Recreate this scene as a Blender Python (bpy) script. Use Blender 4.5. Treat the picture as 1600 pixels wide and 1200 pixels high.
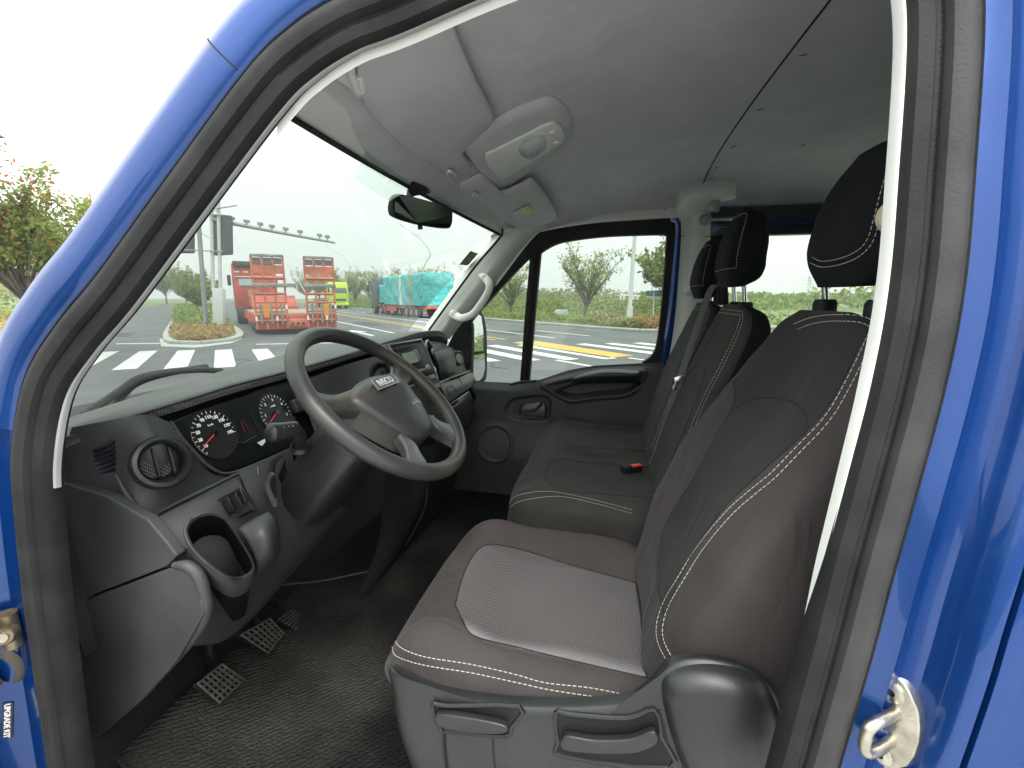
import bpy, bmesh, math, random
from mathutils import Vector, Matrix
from mathutils.bvhtree import BVHTree
random.seed(7)
S = bpy.context.scene
for _o in list(bpy.data.objects): bpy.data.objects.remove(_o)
COL = S.collection
V = Vector
# ---------------------------------------------------------------- camera
FPX, CAMLOC = 720.0, V((-1.38, 0.0, 1.62))
PITCH = math.atan(135 / FPX); YAW = math.atan(155 / math.hypot(FPX, 135))
FW = V((math.cos(PITCH)*math.cos(YAW), math.cos(PITCH)*math.sin(YAW), -math.sin(PITCH)))
RT = V((math.sin(YAW), -math.cos(YAW), 0)); UP = RT.cross(FW)
cd = bpy.data.cameras.new('camera'); cam = bpy.data.objects.new('camera', cd); COL.objects.link(cam)
cd.sensor_width = 36; cd.lens = FPX*36/1600; cd.clip_start = 0.02; cd.clip_end = 3000
cam.matrix_world = Matrix.Translation(CAMLOC) @ Matrix((RT, UP, -FW)).transposed().to_4x4()
S.camera = cam
# ---------------------------------------------------------------- sky and sun (overcast)
SUN_EL, SUN_AZ = math.radians(58), math.radians(200)      # direction the light comes from, azimuth from +X
w = bpy.data.worlds.new('World'); S.world = w; w.use_nodes = True
nt = w.node_tree; N = nt.nodes; L = nt.links; N.clear()
sky = N.new('ShaderNodeTexSky'); sky.sky_type = 'NISHITA'; sky.sun_disc = False
sky.sun_elevation = SUN_EL; sky.sun_rotation = math.pi/2 - SUN_AZ; sky.dust_density = 4; sky.air_density = 1.2
tc = N.new('ShaderNodeTexCoord'); noi = N.new('ShaderNodeTexNoise'); noi.inputs['Scale'].default_value = 1.6; noi.inputs['Detail'].default_value = 5
L.new(tc.outputs['Generated'], noi.inputs['Vector'])
ramp = N.new('ShaderNodeValToRGB'); ramp.color_ramp.elements[0].position = .3; ramp.color_ramp.elements[1].position = .75
ramp.color_ramp.elements[0].color = (8.6, 8.9, 9.3, 1); ramp.color_ramp.elements[1].color = (10.2, 10.3, 10.3, 1)
L.new(noi.outputs['Fac'], ramp.inputs['Fac'])
mx = N.new('ShaderNodeMixRGB'); mx.inputs['Fac'].default_value = .93          # a closed cloud deck over the clear sky
L.new(sky.outputs['Color'], mx.inputs['Color1']); L.new(ramp.outputs['Color'], mx.inputs['Color2'])
bg = N.new('ShaderNodeBackground'); bg.inputs['Strength'].default_value = .1
sep = N.new('ShaderNodeSeparateXYZ'); L.new(tc.outputs['Generated'], sep.inputs[0])     # an overcast sky is darker at the horizon than overhead
mr = N.new('ShaderNodeMapRange'); mr.inputs['From Min'].default_value = 0; mr.inputs['From Max'].default_value = 1; mr.inputs['To Min'].default_value = .52; mr.inputs['To Max'].default_value = 1.2
L.new(sep.outputs['Z'], mr.inputs['Value']); vm = N.new('ShaderNodeVectorMath'); vm.operation = 'SCALE'
L.new(mx.outputs['Color'], vm.inputs[0]); L.new(mr.outputs['Result'], vm.inputs['Scale']); L.new(vm.outputs['Vector'], bg.inputs['Color'])
wo = N.new('ShaderNodeOutputWorld'); L.new(bg.outputs['Background'], wo.inputs['Surface'])
sd = bpy.data.lights.new('sun', 'SUN'); sd.energy = .9; sd.angle = math.radians(35); sd.color = (1, .97, .93)
so = bpy.data.objects.new('sun', sd); COL.objects.link(so)
_d = V((math.cos(SUN_EL)*math.cos(SUN_AZ), math.cos(SUN_EL)*math.sin(SUN_AZ), math.sin(SUN_EL)))
so.rotation_euler = _d.to_track_quat('Z', 'Y').to_euler(); so.location = _d*30
S.view_settings.view_transform = 'Standard'; S.view_settings.look = 'None'
S.view_settings.exposure = 2.0; S.view_settings.gamma = 1; S.view_settings.use_curve_mapping = False
S.render.engine = 'CYCLES'
cy = S.cycles; cy.use_denoising = True; cy.max_bounces = 8; cy.diffuse_bounces = 4; cy.glossy_bounces = 4
cy.transparent_max_bounces = 24; cy.transmission_bounces = 6; cy.caustics_reflective = False; cy.caustics_refractive = False
cy.sample_clamp_indirect = 6
# ---------------------------------------------------------------- helpers
def P(u, v, X=None, Y=None, Z=None, pl=None):
    """point of the place seen at photo pixel (u, v) on a given plane of the van or the street"""
    d = FW + RT*((u-800)/FPX) + UP*((600-v)/FPX)
    if pl:
        p0, n = V(pl[0]), V(pl[1]); t = (p0-CAMLOC).dot(n)/d.dot(n)
    elif X is not None: t = (X-CAMLOC.x)/d.x
    elif Y is not None: t = (Y-CAMLOC.y)/d.y
    else: t = (Z-CAMLOC.z)/d.z
    return CAMLOC + d*t
def lerp(a, b, t): return a + (b-a)*t
def interp(tab, x):
    if x <= tab[0][0]: return tab[0][1]
    for (a, fa), (b, fb) in zip(tab, tab[1:]):
        if x <= b: return fa + (fb-fa)*(x-a)/(b-a)
    return tab[-1][1]
def sstep(a, b, x):
    t = min(1, max(0, (x-a)/(b-a))); return t*t*(3-2*t)
def cr(pts, n, closed=False):
    """Catmull-Rom through pts, n steps a span"""
    pts = [V(p) for p in pts]; m = len(pts); out = []
    for i in range(m if closed else m-1):
        p1, p2 = pts[i], pts[(i+1) % m]
        p0 = pts[i-1] if (closed or i > 0) else p1*2-p2
        p3 = pts[(i+2) % m] if (closed or i+2 < m) else p2*2-p1
        for k in range(n):
            t = k/n; out.append(.5*((2*p1)+(p2-p0)*t+(2*p0-5*p1+4*p2-p3)*t*t+(3*p1-p0-3*p2+p3)*t**3))
    if not closed: out.append(pts[-1])
    return out
def resample(pts, n, closed=False):
    q = list(pts)+([pts[0]] if closed else []); ds = [0]
    for a, b in zip(q, q[1:]): ds.append(ds[-1]+(b-a).length)
    out = []; j = 0
    for k in range(n):
        s = ds[-1]*k/(n if closed else n-1)
        while j < len(ds)-2 and ds[j+1] < s: j += 1
        t = 0 if ds[j+1] == ds[j] else (s-ds[j])/(ds[j+1]-ds[j]); out.append(q[j].lerp(q[j+1], t))
    return out
def tag(o, label=None, cat=None, group=None, kind=None):
    if label: o['label'] = label
    if cat: o['category'] = cat
    if group: o['group'] = group
    if kind: o['kind'] = kind
    return o
def empty(name, loc, label=None, cat=None, group=None, rz=0):
    o = bpy.data.objects.new(name, None); COL.objects.link(o); o.location = loc; o.rotation_euler.z = rz
    o.empty_display_size = .1; return tag(o, label, cat, group)
def link(name, me, parent=None, local=False):
    o = bpy.data.objects.new(name, me); COL.objects.link(o)
    if parent is not None:
        o.parent = parent
        if not local and parent.parent is None:
            o.matrix_parent_inverse = (Matrix.Translation(parent.location) @ parent.rotation_euler.to_matrix().to_4x4()).inverted()
    return o
def mk(name, vs, fs, mat, parent=None, smooth=True, mi=None, bevel=0, seg=2, sub=0, solid=0, sharp=40, local=False):
    me = bpy.data.meshes.new(name); me.from_pydata([tuple(v) for v in vs], [], fs); me.validate()
    for m in (mat if isinstance(mat, (list, tuple)) else [mat]): me.materials.append(m)
    if mi: me.polygons.foreach_set('material_index', mi)
    bm = bmesh.new(); bm.from_mesh(me); bmesh.ops.recalc_face_normals(bm, faces=bm.faces); bm.to_mesh(me); bm.free()
    me.polygons.foreach_set('use_smooth', [smooth]*len(me.polygons))
    if smooth and not bevel and sharp: me.set_sharp_from_angle(angle=math.radians(sharp))
    o = link(name, me, parent, local)
    if solid:
        m = o.modifiers.new('solid', 'SOLIDIFY'); m.thickness = solid; m.offset = 0
    if bevel:
        m = o.modifiers.new('bevel', 'BEVEL'); m.width = bevel; m.segments = seg; m.limit_method = 'ANGLE'; m.angle_limit = math.radians(35)
        m.harden_normals = False
    if sub:
        m = o.modifiers.new('sub', 'SUBSURF'); m.levels = sub; m.render_levels = sub
    return o
class MB:
    """collects shapes into one mesh"""
    def __init__(s): s.v = []; s.f = []; s.m = []
    def add(s, vs, fs, mi=0):
        n = len(s.v); s.v += [V(p) for p in vs]; s.f += [tuple(i+n for i in f) for f in fs]; s.m += [mi]*len(fs); return s
    def box(s, c, sz, rot=None, mi=0):
        c = V(c); h = V(sz)/2; R = rot or Matrix.Identity(3)
        vs = [c + R @ V((x*h.x, y*h.y, z*h.z)) for x in (-1, 1) for y in (-1, 1) for z in (-1, 1)]
        return s.add(vs, [(0,1,3,2),(4,6,7,5),(0,4,5,1),(2,3,7,6),(0,2,6,4),(1,5,7,3)], mi)
    def ext(s, poly, d, mi=0):
        n = len(poly); poly = [V(p) for p in poly]; d = V(d)
        fs = [tuple(range(n)), tuple(range(2*n-1, n-1, -1))] + [(i, (i+1) % n, n+(i+1) % n, n+i) for i in range(n)]
        return s.add(poly+[p+d for p in poly], fs, mi)
    def tube(s, pts, r, n=8, closed=False, sm=0, mi=0, caps=True, asp=1.0, up=None):
        pts = [V(p) for p in pts]
        rs = list(r) if isinstance(r, (list, tuple)) else [r]*len(pts)
        if sm:
            m = len(pts); k = cr(pts, sm, closed)
            rs = [lerp(rs[min(i//sm, m-1)], rs[(i//sm+1) % m if closed else min(i//sm+1, m-1)], (i % sm)/sm) for i in range(len(k))]; pts = k
        m = len(pts); T = []
        for i in range(m):
            a = pts[i-1] if (closed or i) else pts[0]; b = pts[(i+1) % m] if (closed or i < m-1) else pts[-1]
            t = (b-a); T.append(t.normalized() if t.length > 1e-9 else V((0, 0, 1)))
        nn = V(up) if up else (V((0, 0, 1)) if abs(T[0].z) < .9 else V((1, 0, 0)))
        vs = []
        for i in range(m):
            if up: nn = V(up)
            nn = (nn - T[i]*nn.dot(T[i])).normalized(); b = T[i].cross(nn)
            for k in range(n):
                a = 2*math.pi*k/n; vs.append(pts[i] + (nn*math.cos(a)*asp + b*math.sin(a))*rs[i])
        fs = []
        for i in range(m if closed else m-1):
            j = (i+1) % m
            for k in range(n): fs.append((i*n+k, i*n+(k+1) % n, j*n+(k+1) % n, j*n+k))
        if caps and not closed: fs += [tuple(range(n-1, -1, -1)), tuple((m-1)*n+k for k in range(n))]
        return s.add(vs, fs, mi)
    def lathe(s, prof, c, ax, n=32, mi=0, sx=1, e1=None):
        """prof: (radius, height) pairs about axis ax at c"""
        ax = V(ax).normalized(); e1 = V(e1) if e1 else (V((0, 0, 1)) if abs(ax.z) < .8 else V((1, 0, 0)))
        e1 = (e1-ax*e1.dot(ax)).normalized(); e2 = ax.cross(e1); c = V(c); vs = []; fs = []
        for r, h in prof:
            for k in range(n):
                a = 2*math.pi*k/n; vs.append(c+ax*h+(e1*math.cos(a)*sx+e2*math.sin(a))*r)
        for i in range(len(prof)-1):
            for k in range(n): fs.append((i*n+k, i*n+(k+1) % n, (i+1)*n+(k+1) % n, (i+1)*n+k))
        return s.add(vs, fs, mi)
    def build(s, name, mat, parent=None, **k):
        return mk(name, s.v, s.f, mat, parent, mi=s.m if isinstance(mat, (list, tuple)) else None, **k)
def grid_faces(nr, nc, cc=False, cr_=False):
    return [(i*nc+j, i*nc+(j+1) % nc, ((i+1) % nr)*nc+(j+1) % nc, ((i+1) % nr)*nc+j)
            for i in range(nr if cr_ else nr-1) for j in range(nc if cc else nc-1)]
def patch(name, rows, mat, parent, n=6, solid=0, **k):
    """smooth sheet through rows of control points"""
    rr = [cr(r, n) for r in rows]; cols = [cr([r[j] for r in rr], n) for j in range(len(rr[0]))]
    nr, nc = len(cols[0]), len(cols)
    return mk(name, [cols[j][i] for i in range(nr) for j in range(nc)], grid_faces(nr, nc), mat, parent, solid=solid, **k)
def sweepx(name, path, prof, mat, parent, closed=False, **k):
    """profile (a outward in the side plane, b along +X) swept along a path that lies near a plane of constant X"""
    m = len(path); vs = []
    for i in range(m):
        a = path[i-1] if (closed or i) else path[0]; b = path[(i+1) % m] if (closed or i < m-1) else path[-1]
        t = (b-a).normalized(); n = t.cross(V((1, 0, 0))).normalized()
        for p in prof: vs.append(path[i]+n*p[0]+V((p[1], 0, 0)))
    return mk(name, vs, grid_faces(m, len(prof), False, closed), mat, parent, **k)
def ring_frame(name, outer, inner, dvec, mat, parent, n=96, **k):
    """frame between two loops, given thickness dvec"""
    o = resample(outer, n, True); i = resample(inner, n, True); d = V(dvec)
    # line the loops up
    best = min(range(n), key=lambda s: sum((o[q]-i[(q+s) % n]).length for q in range(0, n, 8)))
    i = i[best:]+i[:best]
    vs = o+i+[p+d for p in i]+[p+d for p in o]
    fs = [(r*n+q, r*n+(q+1) % n, ((r+1) % 4)*n+(q+1) % n, ((r+1) % 4)*n+q) for r in range(4) for q in range(n)]
    return mk(name, vs, fs, mat, parent, **k)
def sheet(name, loop, mat, parent, d=None, **k):
    b = MB()
    if d: b.ext(loop, d)
    else: b.add(loop, [tuple(range(len(loop)))])
    return b.build(name, mat, parent, smooth=False, **k)
def text(name, s, loc, xdir, ydir, size, mat, parent, extrude=.0004, align='CENTER', bold=0):
    cu = bpy.data.curves.new(name, 'FONT'); cu.body = s; cu.size = size; cu.align_x = align; cu.align_y = 'CENTER'; cu.extrude = extrude; cu.offset = bold
    cu.resolution_u = 3; cu.materials.append(mat)
    o = bpy.data.objects.new(name, cu); COL.objects.link(o)
    x = V(xdir).normalized(); z = x.cross(V(ydir)).normalized(); y = z.cross(x)
    m = Matrix((x, y, z)).transposed().to_4x4(); m.translation = V(loc)
    o.parent = parent
    if parent is not None and parent.parent is None:
        m = (Matrix.Translation(parent.location) @ parent.rotation_euler.to_matrix().to_4x4()).inverted() @ m
    dg = bpy.context.evaluated_depsgraph_get(); me = bpy.data.meshes.new_from_object(o.evaluated_get(dg)); bpy.data.objects.remove(o)
    o = bpy.data.objects.new(name, me); COL.objects.link(o); o.parent = parent; o.matrix_basis = m
    return o
def pip(p, poly):
    x, y = p; r = False; n = len(poly)
    for i in range(n):
        x1, y1 = poly[i]; x2, y2 = poly[i-1]
        if (y1 > y) != (y2 > y) and x < (x2-x1)*(y-y1)/(y2-y1)+x1: r = not r
    return r
def sdist(p, poly):
    """signed distance to polygon, positive inside"""
    x, y = p; d = 1e9; n = len(poly)
    for i in range(n):
        x1, y1 = poly[i]; x2, y2 = poly[i-1]; dx, dy = x2-x1, y2-y1
        t = max(0, min(1, ((x-x1)*dx+(y-y1)*dy)/(dx*dx+dy*dy+1e-12)))
        d = min(d, (x-x1-t*dx)**2+(y-y1-t*dy)**2)
    d = math.sqrt(d); return d if pip(p, poly) else -d
# ---------------------------------------------------------------- materials
def mat(name, col, rough=.6, metal=0, var=0, vscale=6, bump=0, bscale=200, coat=0, spec=.5, sheen=0, col2=None, vdetail=4, bdist=.002, lo=.35, hi=.7, trans=0, rvar=0):
    m = bpy.data.materials.new(name); m.use_nodes = True; t = m.node_tree; b = t.nodes['Principled BSDF']
    b.inputs['Base Color'].default_value = (*col, 1); b.inputs['Roughness'].default_value = rough; b.inputs['Metallic'].default_value = metal
    b.inputs['Specular IOR Level'].default_value = spec; b.inputs['Coat Weight'].default_value = coat; b.inputs['Coat Roughness'].default_value = .04
    if sheen: b.inputs['Sheen Weight'].default_value = sheen; b.inputs['Sheen Roughness'].default_value = .4
    tc = t.nodes.new('ShaderNodeTexCoord')
    if col2 or var:
        n = t.nodes.new('ShaderNodeTexNoise'); n.inputs['Scale'].default_value = vscale; n.inputs['Detail'].default_value = vdetail
        t.links.new(tc.outputs['Object'], n.inputs['Vector'])
        r = t.nodes.new('ShaderNodeValToRGB'); r.color_ramp.elements[0].position = lo; r.color_ramp.elements[1].position = hi
        c2 = col2 or tuple(min(1, c*(1+var)) for c in col); c1 = col if col2 else tuple(c*(1-var) for c in col)
        r.color_ramp.elements[0].color = (*c1, 1); r.color_ramp.elements[1].color = (*c2, 1)
        t.links.new(n.outputs['Fac'], r.inputs['Fac']); t.links.new(r.outputs['Color'], b.inputs['Base Color'])
        if rvar:
            mr = t.nodes.new('ShaderNodeMapRange'); mr.inputs['To Min'].default_value = rough-rvar; mr.inputs['To Max'].default_value = rough+rvar
            t.links.new(n.outputs['Fac'], mr.inputs['Value']); t.links.new(mr.outputs['Result'], b.inputs['Roughness'])
    if bump:
        n2 = t.nodes.new('ShaderNodeTexNoise'); n2.inputs['Scale'].default_value = bscale; n2.inputs['Detail'].default_value = 3
        t.links.new(tc.outputs['Object'], n2.inputs['Vector'])
        bp = t.nodes.new('ShaderNodeBump'); bp.inputs['Strength'].default_value = bump; bp.inputs['Distance'].default_value = bdist
        t.links.new(n2.outputs['Fac'], bp.inputs['Height']); t.links.new(bp.outputs['Normal'], b.inputs['Normal'])
    if trans: b.inputs['Transmission Weight'].default_value = trans
    return m
def glassmat(name, tint, refl=.06, haze=None):
    m = bpy.data.materials.new(name); m.use_nodes = True; t = m.node_tree; t.nodes.clear()
    o = t.nodes.new('ShaderNodeOutputMaterial'); tr = t.nodes.new('ShaderNodeBsdfTransparent'); tr.inputs['Color'].default_value = (*tint, 1)
    gl = t.nodes.new('ShaderNodeBsdfGlossy'); gl.inputs['Roughness'].default_value = .01
    fr = t.nodes.new('ShaderNodeLayerWeight'); pw = t.nodes.new('ShaderNodeMath'); pw.operation = 'POWER'; pw.inputs[1].default_value = 5
    t.links.new(fr.outputs['Facing'], pw.inputs[0]); mu = t.nodes.new('ShaderNodeMath'); mu.operation = 'MULTIPLY_ADD'
    mu.inputs[1].default_value = .8; mu.inputs[2].default_value = refl; t.links.new(pw.outputs[0], mu.inputs[0]); mu.use_clamp = True
    mx = t.nodes.new('ShaderNodeMixShader'); t.links.new(mu.outputs[0], mx.inputs['Fac']); t.links.new(tr.outputs[0], mx.inputs[1]); t.links.new(gl.outputs[0], mx.inputs[2])
    last = mx
    if haze:                                                    # road film and dust on the pane
        df = t.nodes.new('ShaderNodeBsdfTranslucent'); df.inputs['Color'].default_value = (.8, .84, .8, 1)
        tc = t.nodes.new('ShaderNodeTexCoord'); n = t.nodes.new('ShaderNodeTexNoise'); n.inputs['Scale'].default_value = 5; n.inputs['Detail'].default_value = 8
        t.links.new(tc.outputs['Object'], n.inputs['Vector'])
        mr = t.nodes.new('ShaderNodeMapRange'); mr.inputs['To Min'].default_value = haze*.6; mr.inputs['To Max'].default_value = haze*1.4
        t.links.new(n.outputs['Fac'], mr.inputs['Value'])
        m2 = t.nodes.new('ShaderNodeMixShader'); t.links.new(mr.outputs['Result'], m2.inputs['Fac']); t.links.new(mx.outputs[0], m2.inputs[1]); t.links.new(df.outputs[0], m2.inputs[2]); last = m2
    t.links.new(last.outputs[0], o.inputs['Surface']); return m
def weave(name, dark, light, per, strength=.5, thr=.25, rot=0):
    """woven cloth: light dots on a dark ground, in object space"""
    m = mat(name, dark, .9, sheen=.3); t = m.node_tree; b = t.nodes['Principled BSDF']
    tc = t.nodes.new('ShaderNodeTexCoord'); mp = t.nodes.new('ShaderNodeMapping'); mp.inputs['Rotation'].default_value = (0, 0, rot); mp.inputs['Scale'].default_value = (6.283/per,)*3
    t.links.new(tc.outputs['Object'], mp.inputs['Vector']); sx = t.nodes.new('ShaderNodeSeparateXYZ'); t.links.new(mp.outputs[0], sx.inputs[0])
    def mth(op, a, bb=None):
        n = t.nodes.new('ShaderNodeMath'); n.operation = op; t.links.new(a, n.inputs[0])
        if bb is not None:
            if isinstance(bb, float): n.inputs[1].default_value = bb
            else: t.links.new(bb, n.inputs[1])
        return n.outputs[0]
    p = mth('MULTIPLY', mth('SINE', sx.outputs[0]), mth('SINE', sx.outputs[1]))
    r = t.nodes.new('ShaderNodeValToRGB'); r.color_ramp.elements[0].position = thr; r.color_ramp.elements[1].position = min(1, thr+.25)
    r.color_ramp.elements[0].color = (*dark, 1); r.color_ramp.elements[1].color = (*light, 1)
    t.links.new(p, r.inputs['Fac']); t.links.new(r.outputs['Color'], b.inputs['Base Color'])
    bp = t.nodes.new('ShaderNodeBump'); bp.inputs['Strength'].default_value = strength; bp.inputs['Distance'].default_value = .001
    t.links.new(p, bp.inputs['Height']); t.links.new(bp.outputs['Normal'], b.inputs['Normal']); return m
M = {}
M['blue'] = mat('blue_paint', (.003, .038, .175), .26, .4, col2=(.006, .055, .235), vscale=3, coat=.7, spec=.3, bump=.05, bscale=40, lo=.4, hi=.8)
M['rubber'] = mat('seal_rubber', (.008, .0085, .009), .7, spec=.3, col2=(.022, .022, .02), vscale=14, bump=.5, bscale=350, bdist=.001, lo=.45, hi=.8)
M['dash'] = mat('dash_plastic', (.038, .040, .040), .52, col2=(.062, .064, .061), vscale=5, bump=.5, bscale=330, bdist=.0008, spec=.45, lo=.45, hi=.8, rvar=.06)
M['pad'] = mat('dash_pad', (.04, .043, .041), .5, col2=(.066, .069, .064), vscale=7, bump=.35, bscale=500, bdist=.0006)
M['dashd'] = mat('dark_plastic', (.011, .0115, .012), .6, spec=.25, bump=.3, bscale=500, bdist=.0006, var=.3)
M['gloss'] = mat('gloss_black', (.008, .009, .01), .12)
M['lens'] = mat('gauge_panel', (.006, .007, .008), .3, spec=.3)
M['head'] = mat('headliner_cloth', (.50, .507, .52), .95, var=.06, vscale=9, bump=.25, bscale=900, bdist=.0006)
M['visor'] = mat('visor_vinyl', (.465, .472, .482), .75, var=.05, vscale=8, bump=.2, bscale=500, bdist=.0006)
M['trim'] = mat('pale_trim', (.66, .67, .63), .6, var=.05, vscale=9, bump=.2, bscale=500, bdist=.0005)
M['trimw'] = mat('cream_trim', (.72, .73, .68), .55, var=.04, vscale=10)
M['brown'] = mat('brown_cloth', (.053, .0462, .0438), .9, spec=.12, var=.14, vscale=5, bump=.5, bscale=900, bdist=.0008, sheen=.06)
M['char'] = mat('charcoal_cloth', (.033, .0328, .0305), .9, spec=.12, var=.15, vscale=6, bump=.5, bscale=900, bdist=.0008, sheen=.04)
M['bench'] = mat('bench_cloth', (.046, .0435, .040), .9, spec=.12, var=.15, vscale=6, bump=.5, bscale=900, bdist=.0008, sheen=.04)
M['blackcl'] = mat('black_cloth', (.010, .0103, .011), .88, spec=.12, var=.15, vscale=6, bump=.4, bscale=900, bdist=.0008, sheen=.02)
M['weave'] = weave('dotted_weave', (.030, .027, .027), (.165, .15, .145), .0062, thr=.25)
M['weave2'] = weave('fine_weave', (.02, .021, .021), (.05, .05, .048), .004)
M['thread'] = mat('white_thread', (.5, .48, .44), .85)
M['seam'] = mat('seam_dark_cloth', (.012, .011, .011), .9)  # plain dark tone for seams, joints and grooves
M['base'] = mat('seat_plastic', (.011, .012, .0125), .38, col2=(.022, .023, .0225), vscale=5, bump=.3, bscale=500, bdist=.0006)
M['chrome'] = mat('chrome', (.75, .76, .77), .15, 1)
M['zinc'] = mat('zinc_plate', (.6, .58, .5), .35, 1, col2=(.4, .37, .3), vscale=40, bump=.3, bscale=150)
M['mat_'] = mat('floor_rubber', (.009, .0092, .009), .85, spec=.15, col2=(.045, .042, .035), vscale=3.2, bump=.6, bscale=120, lo=.42, hi=.68, bdist=.003)
M['floor'] = mat('cab_floor', (.009, .009, .009), .9, spec=.1, var=.3, bump=.4, bscale=200)
M['wheel'] = mat('wheel_plastic', (.034, .035, .034), .38, col2=(.095, .077, .053), vscale=4.5, bump=.3, bscale=300, bdist=.0007, lo=.5, hi=.72, rvar=.08)
M['wind'] = glassmat('windscreen_glass', (.52, .57, .52), .035, haze=.02)
M['side'] = glassmat('side_glass', (.52, .575, .515), .035, haze=.02)
M['red'] = mat('needle_red', (.8, .02, .01), .4); M['red'].node_tree.nodes['Principled BSDF'].inputs['Emission Color'].default_value = (.8, .02, .01, 1)
M['white'] = mat('white_print', (.8, .8, .78), .6)
M['belt'] = mat('belt_webbing', (.085, .085, .082), .7, bump=.5, bscale=700)
M['silver'] = mat('silver_print', (.55, .57, .56), .35, .6)
M['strip'] = mat('shaded_pillar_trim', (.27, .275, .265), .6, var=.06, vscale=9)  # front pillar trim in shadow: the shade is put into this grey
def leafmat(name, col, var=.3):
    m = mat(name, col, .7, var=var, vscale=1.5, spec=.2); t = m.node_tree; b = t.nodes['Principled BSDF']; o = t.nodes['Material Output']
    tr = t.nodes.new('ShaderNodeBsdfTranslucent'); mx_ = t.nodes.new('ShaderNodeMixShader'); mx_.inputs['Fac'].default_value = .35
    src = b.inputs['Base Color'].links[0].from_socket; t.links.new(src, tr.inputs['Color']); t.links.new(b.outputs[0], mx_.inputs[1]); t.links.new(tr.outputs[0], mx_.inputs[2]); t.links.new(mx_.outputs[0], o.inputs['Surface']); return m
M['seald'] = mat('dark_seal_lobe', (.014, .0145, .0145), .7, spec=.3, col2=(.026, .026, .025), vscale=14, bump=.5, bscale=300, bdist=.001)
M['sealg'] = mat('grey_seal_lobe', (.022, .0225, .0225), .65, spec=.35, col2=(.042, .042, .04), vscale=14, bump=.5, bscale=300, bdist=.001)
def topx(p):
    q = p-CAMLOC; w_ = q.dot(FW); return 800+FPX*q.dot(RT)/w_, 600-FPX*q.dot(UP)/w_
class On:
    """finds where a line of sight meets one mesh, so that seams lie on its cloth"""
    def __init__(s, o): s.t = BVHTree.FromPolygons([v.co.copy() for v in o.data.vertices], [tuple(p.vertices) for p in o.data.polygons])
    def __call__(s, u, v, off=.001):
        d = (FW+RT*((u-800)/FPX)+UP*((600-v)/FPX)).normalized(); h, n, i, k = s.t.ray_cast(CAMLOC, d)
        if h is None: return None
        if n.dot(d) > 0: n = -n
        return h+n*off
    def line(s, px, off=.001, sm=8):
        q = [s(p.x, p.y, off) for p in cr([V((u, v, 0)) for u, v in px], sm)]; return [p for p in q if p is not None]
def shift(px, d):
    out = []
    for i, (u, v) in enumerate(px):
        a, b = px[max(0, i-1)], px[min(len(px)-1, i+1)]; t = V((b[0]-a[0], b[1]-a[1])).normalized(); out.append((u-t.y*d, v+t.x*d))
    return out
def crease(m, scale, dist, stretch=(1, 1, .45)):
    """soft folds and puckers on top of the weave"""
    t = m.node_tree; b = t.nodes['Principled BSDF']; tc = [n for n in t.nodes if n.type == 'TEX_COORD'][0]; old = b.inputs['Normal'].links[0].from_socket if b.inputs['Normal'].links else None
    mp = t.nodes.new('ShaderNodeMapping'); mp.inputs['Scale'].default_value = stretch; mp.inputs['Rotation'].default_value = (.6, .2, .4); n = t.nodes.new('ShaderNodeTexNoise'); n.inputs['Scale'].default_value = scale; n.inputs['Detail'].default_value = 4; n.inputs['Distortion'].default_value = .8
    t.links.new(tc.outputs['Object'], mp.inputs[0]); t.links.new(mp.outputs[0], n.inputs['Vector']); bp = t.nodes.new('ShaderNodeBump'); bp.inputs['Strength'].default_value = .7; bp.inputs['Distance'].default_value = dist
    t.links.new(n.outputs['Fac'], bp.inputs['Height'])
    if old: t.links.new(old, bp.inputs['Normal'])
    t.links.new(bp.outputs['Normal'], b.inputs['Normal'])
for k_, d_ in (('brown', .022), ('char', .013), ('bench', .013), ('blackcl', .006), ('head', .004)): crease(M[k_], 9, d_)
crease(M['blue'], 5, .002, (1, 1, 1))
# ================================================================ the van: shell, glass, trim
VAN = empty('van', (0, 0, 0), 'blue van seen through its open driver door, pale headliner and dark trim inside', 'van')
XS = [(.5, -.905), (1.2, -.9), (1.4, -.885), (1.65, -.85), (1.9, -.80), (2.05, -.755), (2.2, -.70)]
def PS(u, v):
    x = -.88
    for _ in range(25): p = P(u, v, X=x); x = .5*x+.5*interp(XS, p.z)
    return P(u, v, X=x)
def S3(y, z): return V((interp(XS, z), y, z))
# centre line of the door opening's rubber seal, front foot - A-pillar - roof - B-pillar - rear foot
pa = [PS(*q) for q in [(118, 1290), (98, 1150), (71, 955), (55, 800), (52, 705), (72, 600), (118, 525), (180, 450), (290, 300), (408, 142), (470, 80), (540, 35), (615, 5)]]
pb = [PS(*q) for q in [(1478, 0), (1464, 290), (1448, 460), (1420, 605), (1382, 750), (1341, 900), (1313, 1010), (1260, 1200), (1225, 1330)]]
ztop = pa[-1].z
ptop = [S3(y, z) for y, z in [(.26, ztop+.035), (.1, ztop+.05), (-.1, ztop+.06), (-.22, ztop+.05), (-.285, ztop+.01)]]
ptop = [p for p in ptop if p.y < pa[-1].y-.05]
SEAL = cr(pa+ptop+pb, 8); nA = (len(pa)-1)*8; nT = nA+len(ptop)*8
sweepx('door_seal', SEAL, [(-.03, .02), (-.032, .004), (-.026, -.006), (-.014, -.009), (-.009, -.003), (-.005, -.003), (-.003, -.006)], M['rubber'], VAN)
for a_, c_, m_ in ((0, nT-12, M['seald']), (nT-13, len(SEAL), M['sealg'])): sweepx('seal_lobe', SEAL[a_:c_], [(-.004, -.004), (-.001, -.013), (.008, -.0175), (.016, -.0165), (.022, -.011)], m_, VAN)
sweepx('seal_flap', SEAL, [(.0215, -.010), (.024, -.012), (.029, -.004), (.031, .02)], M['rubber'], VAN)
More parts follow.
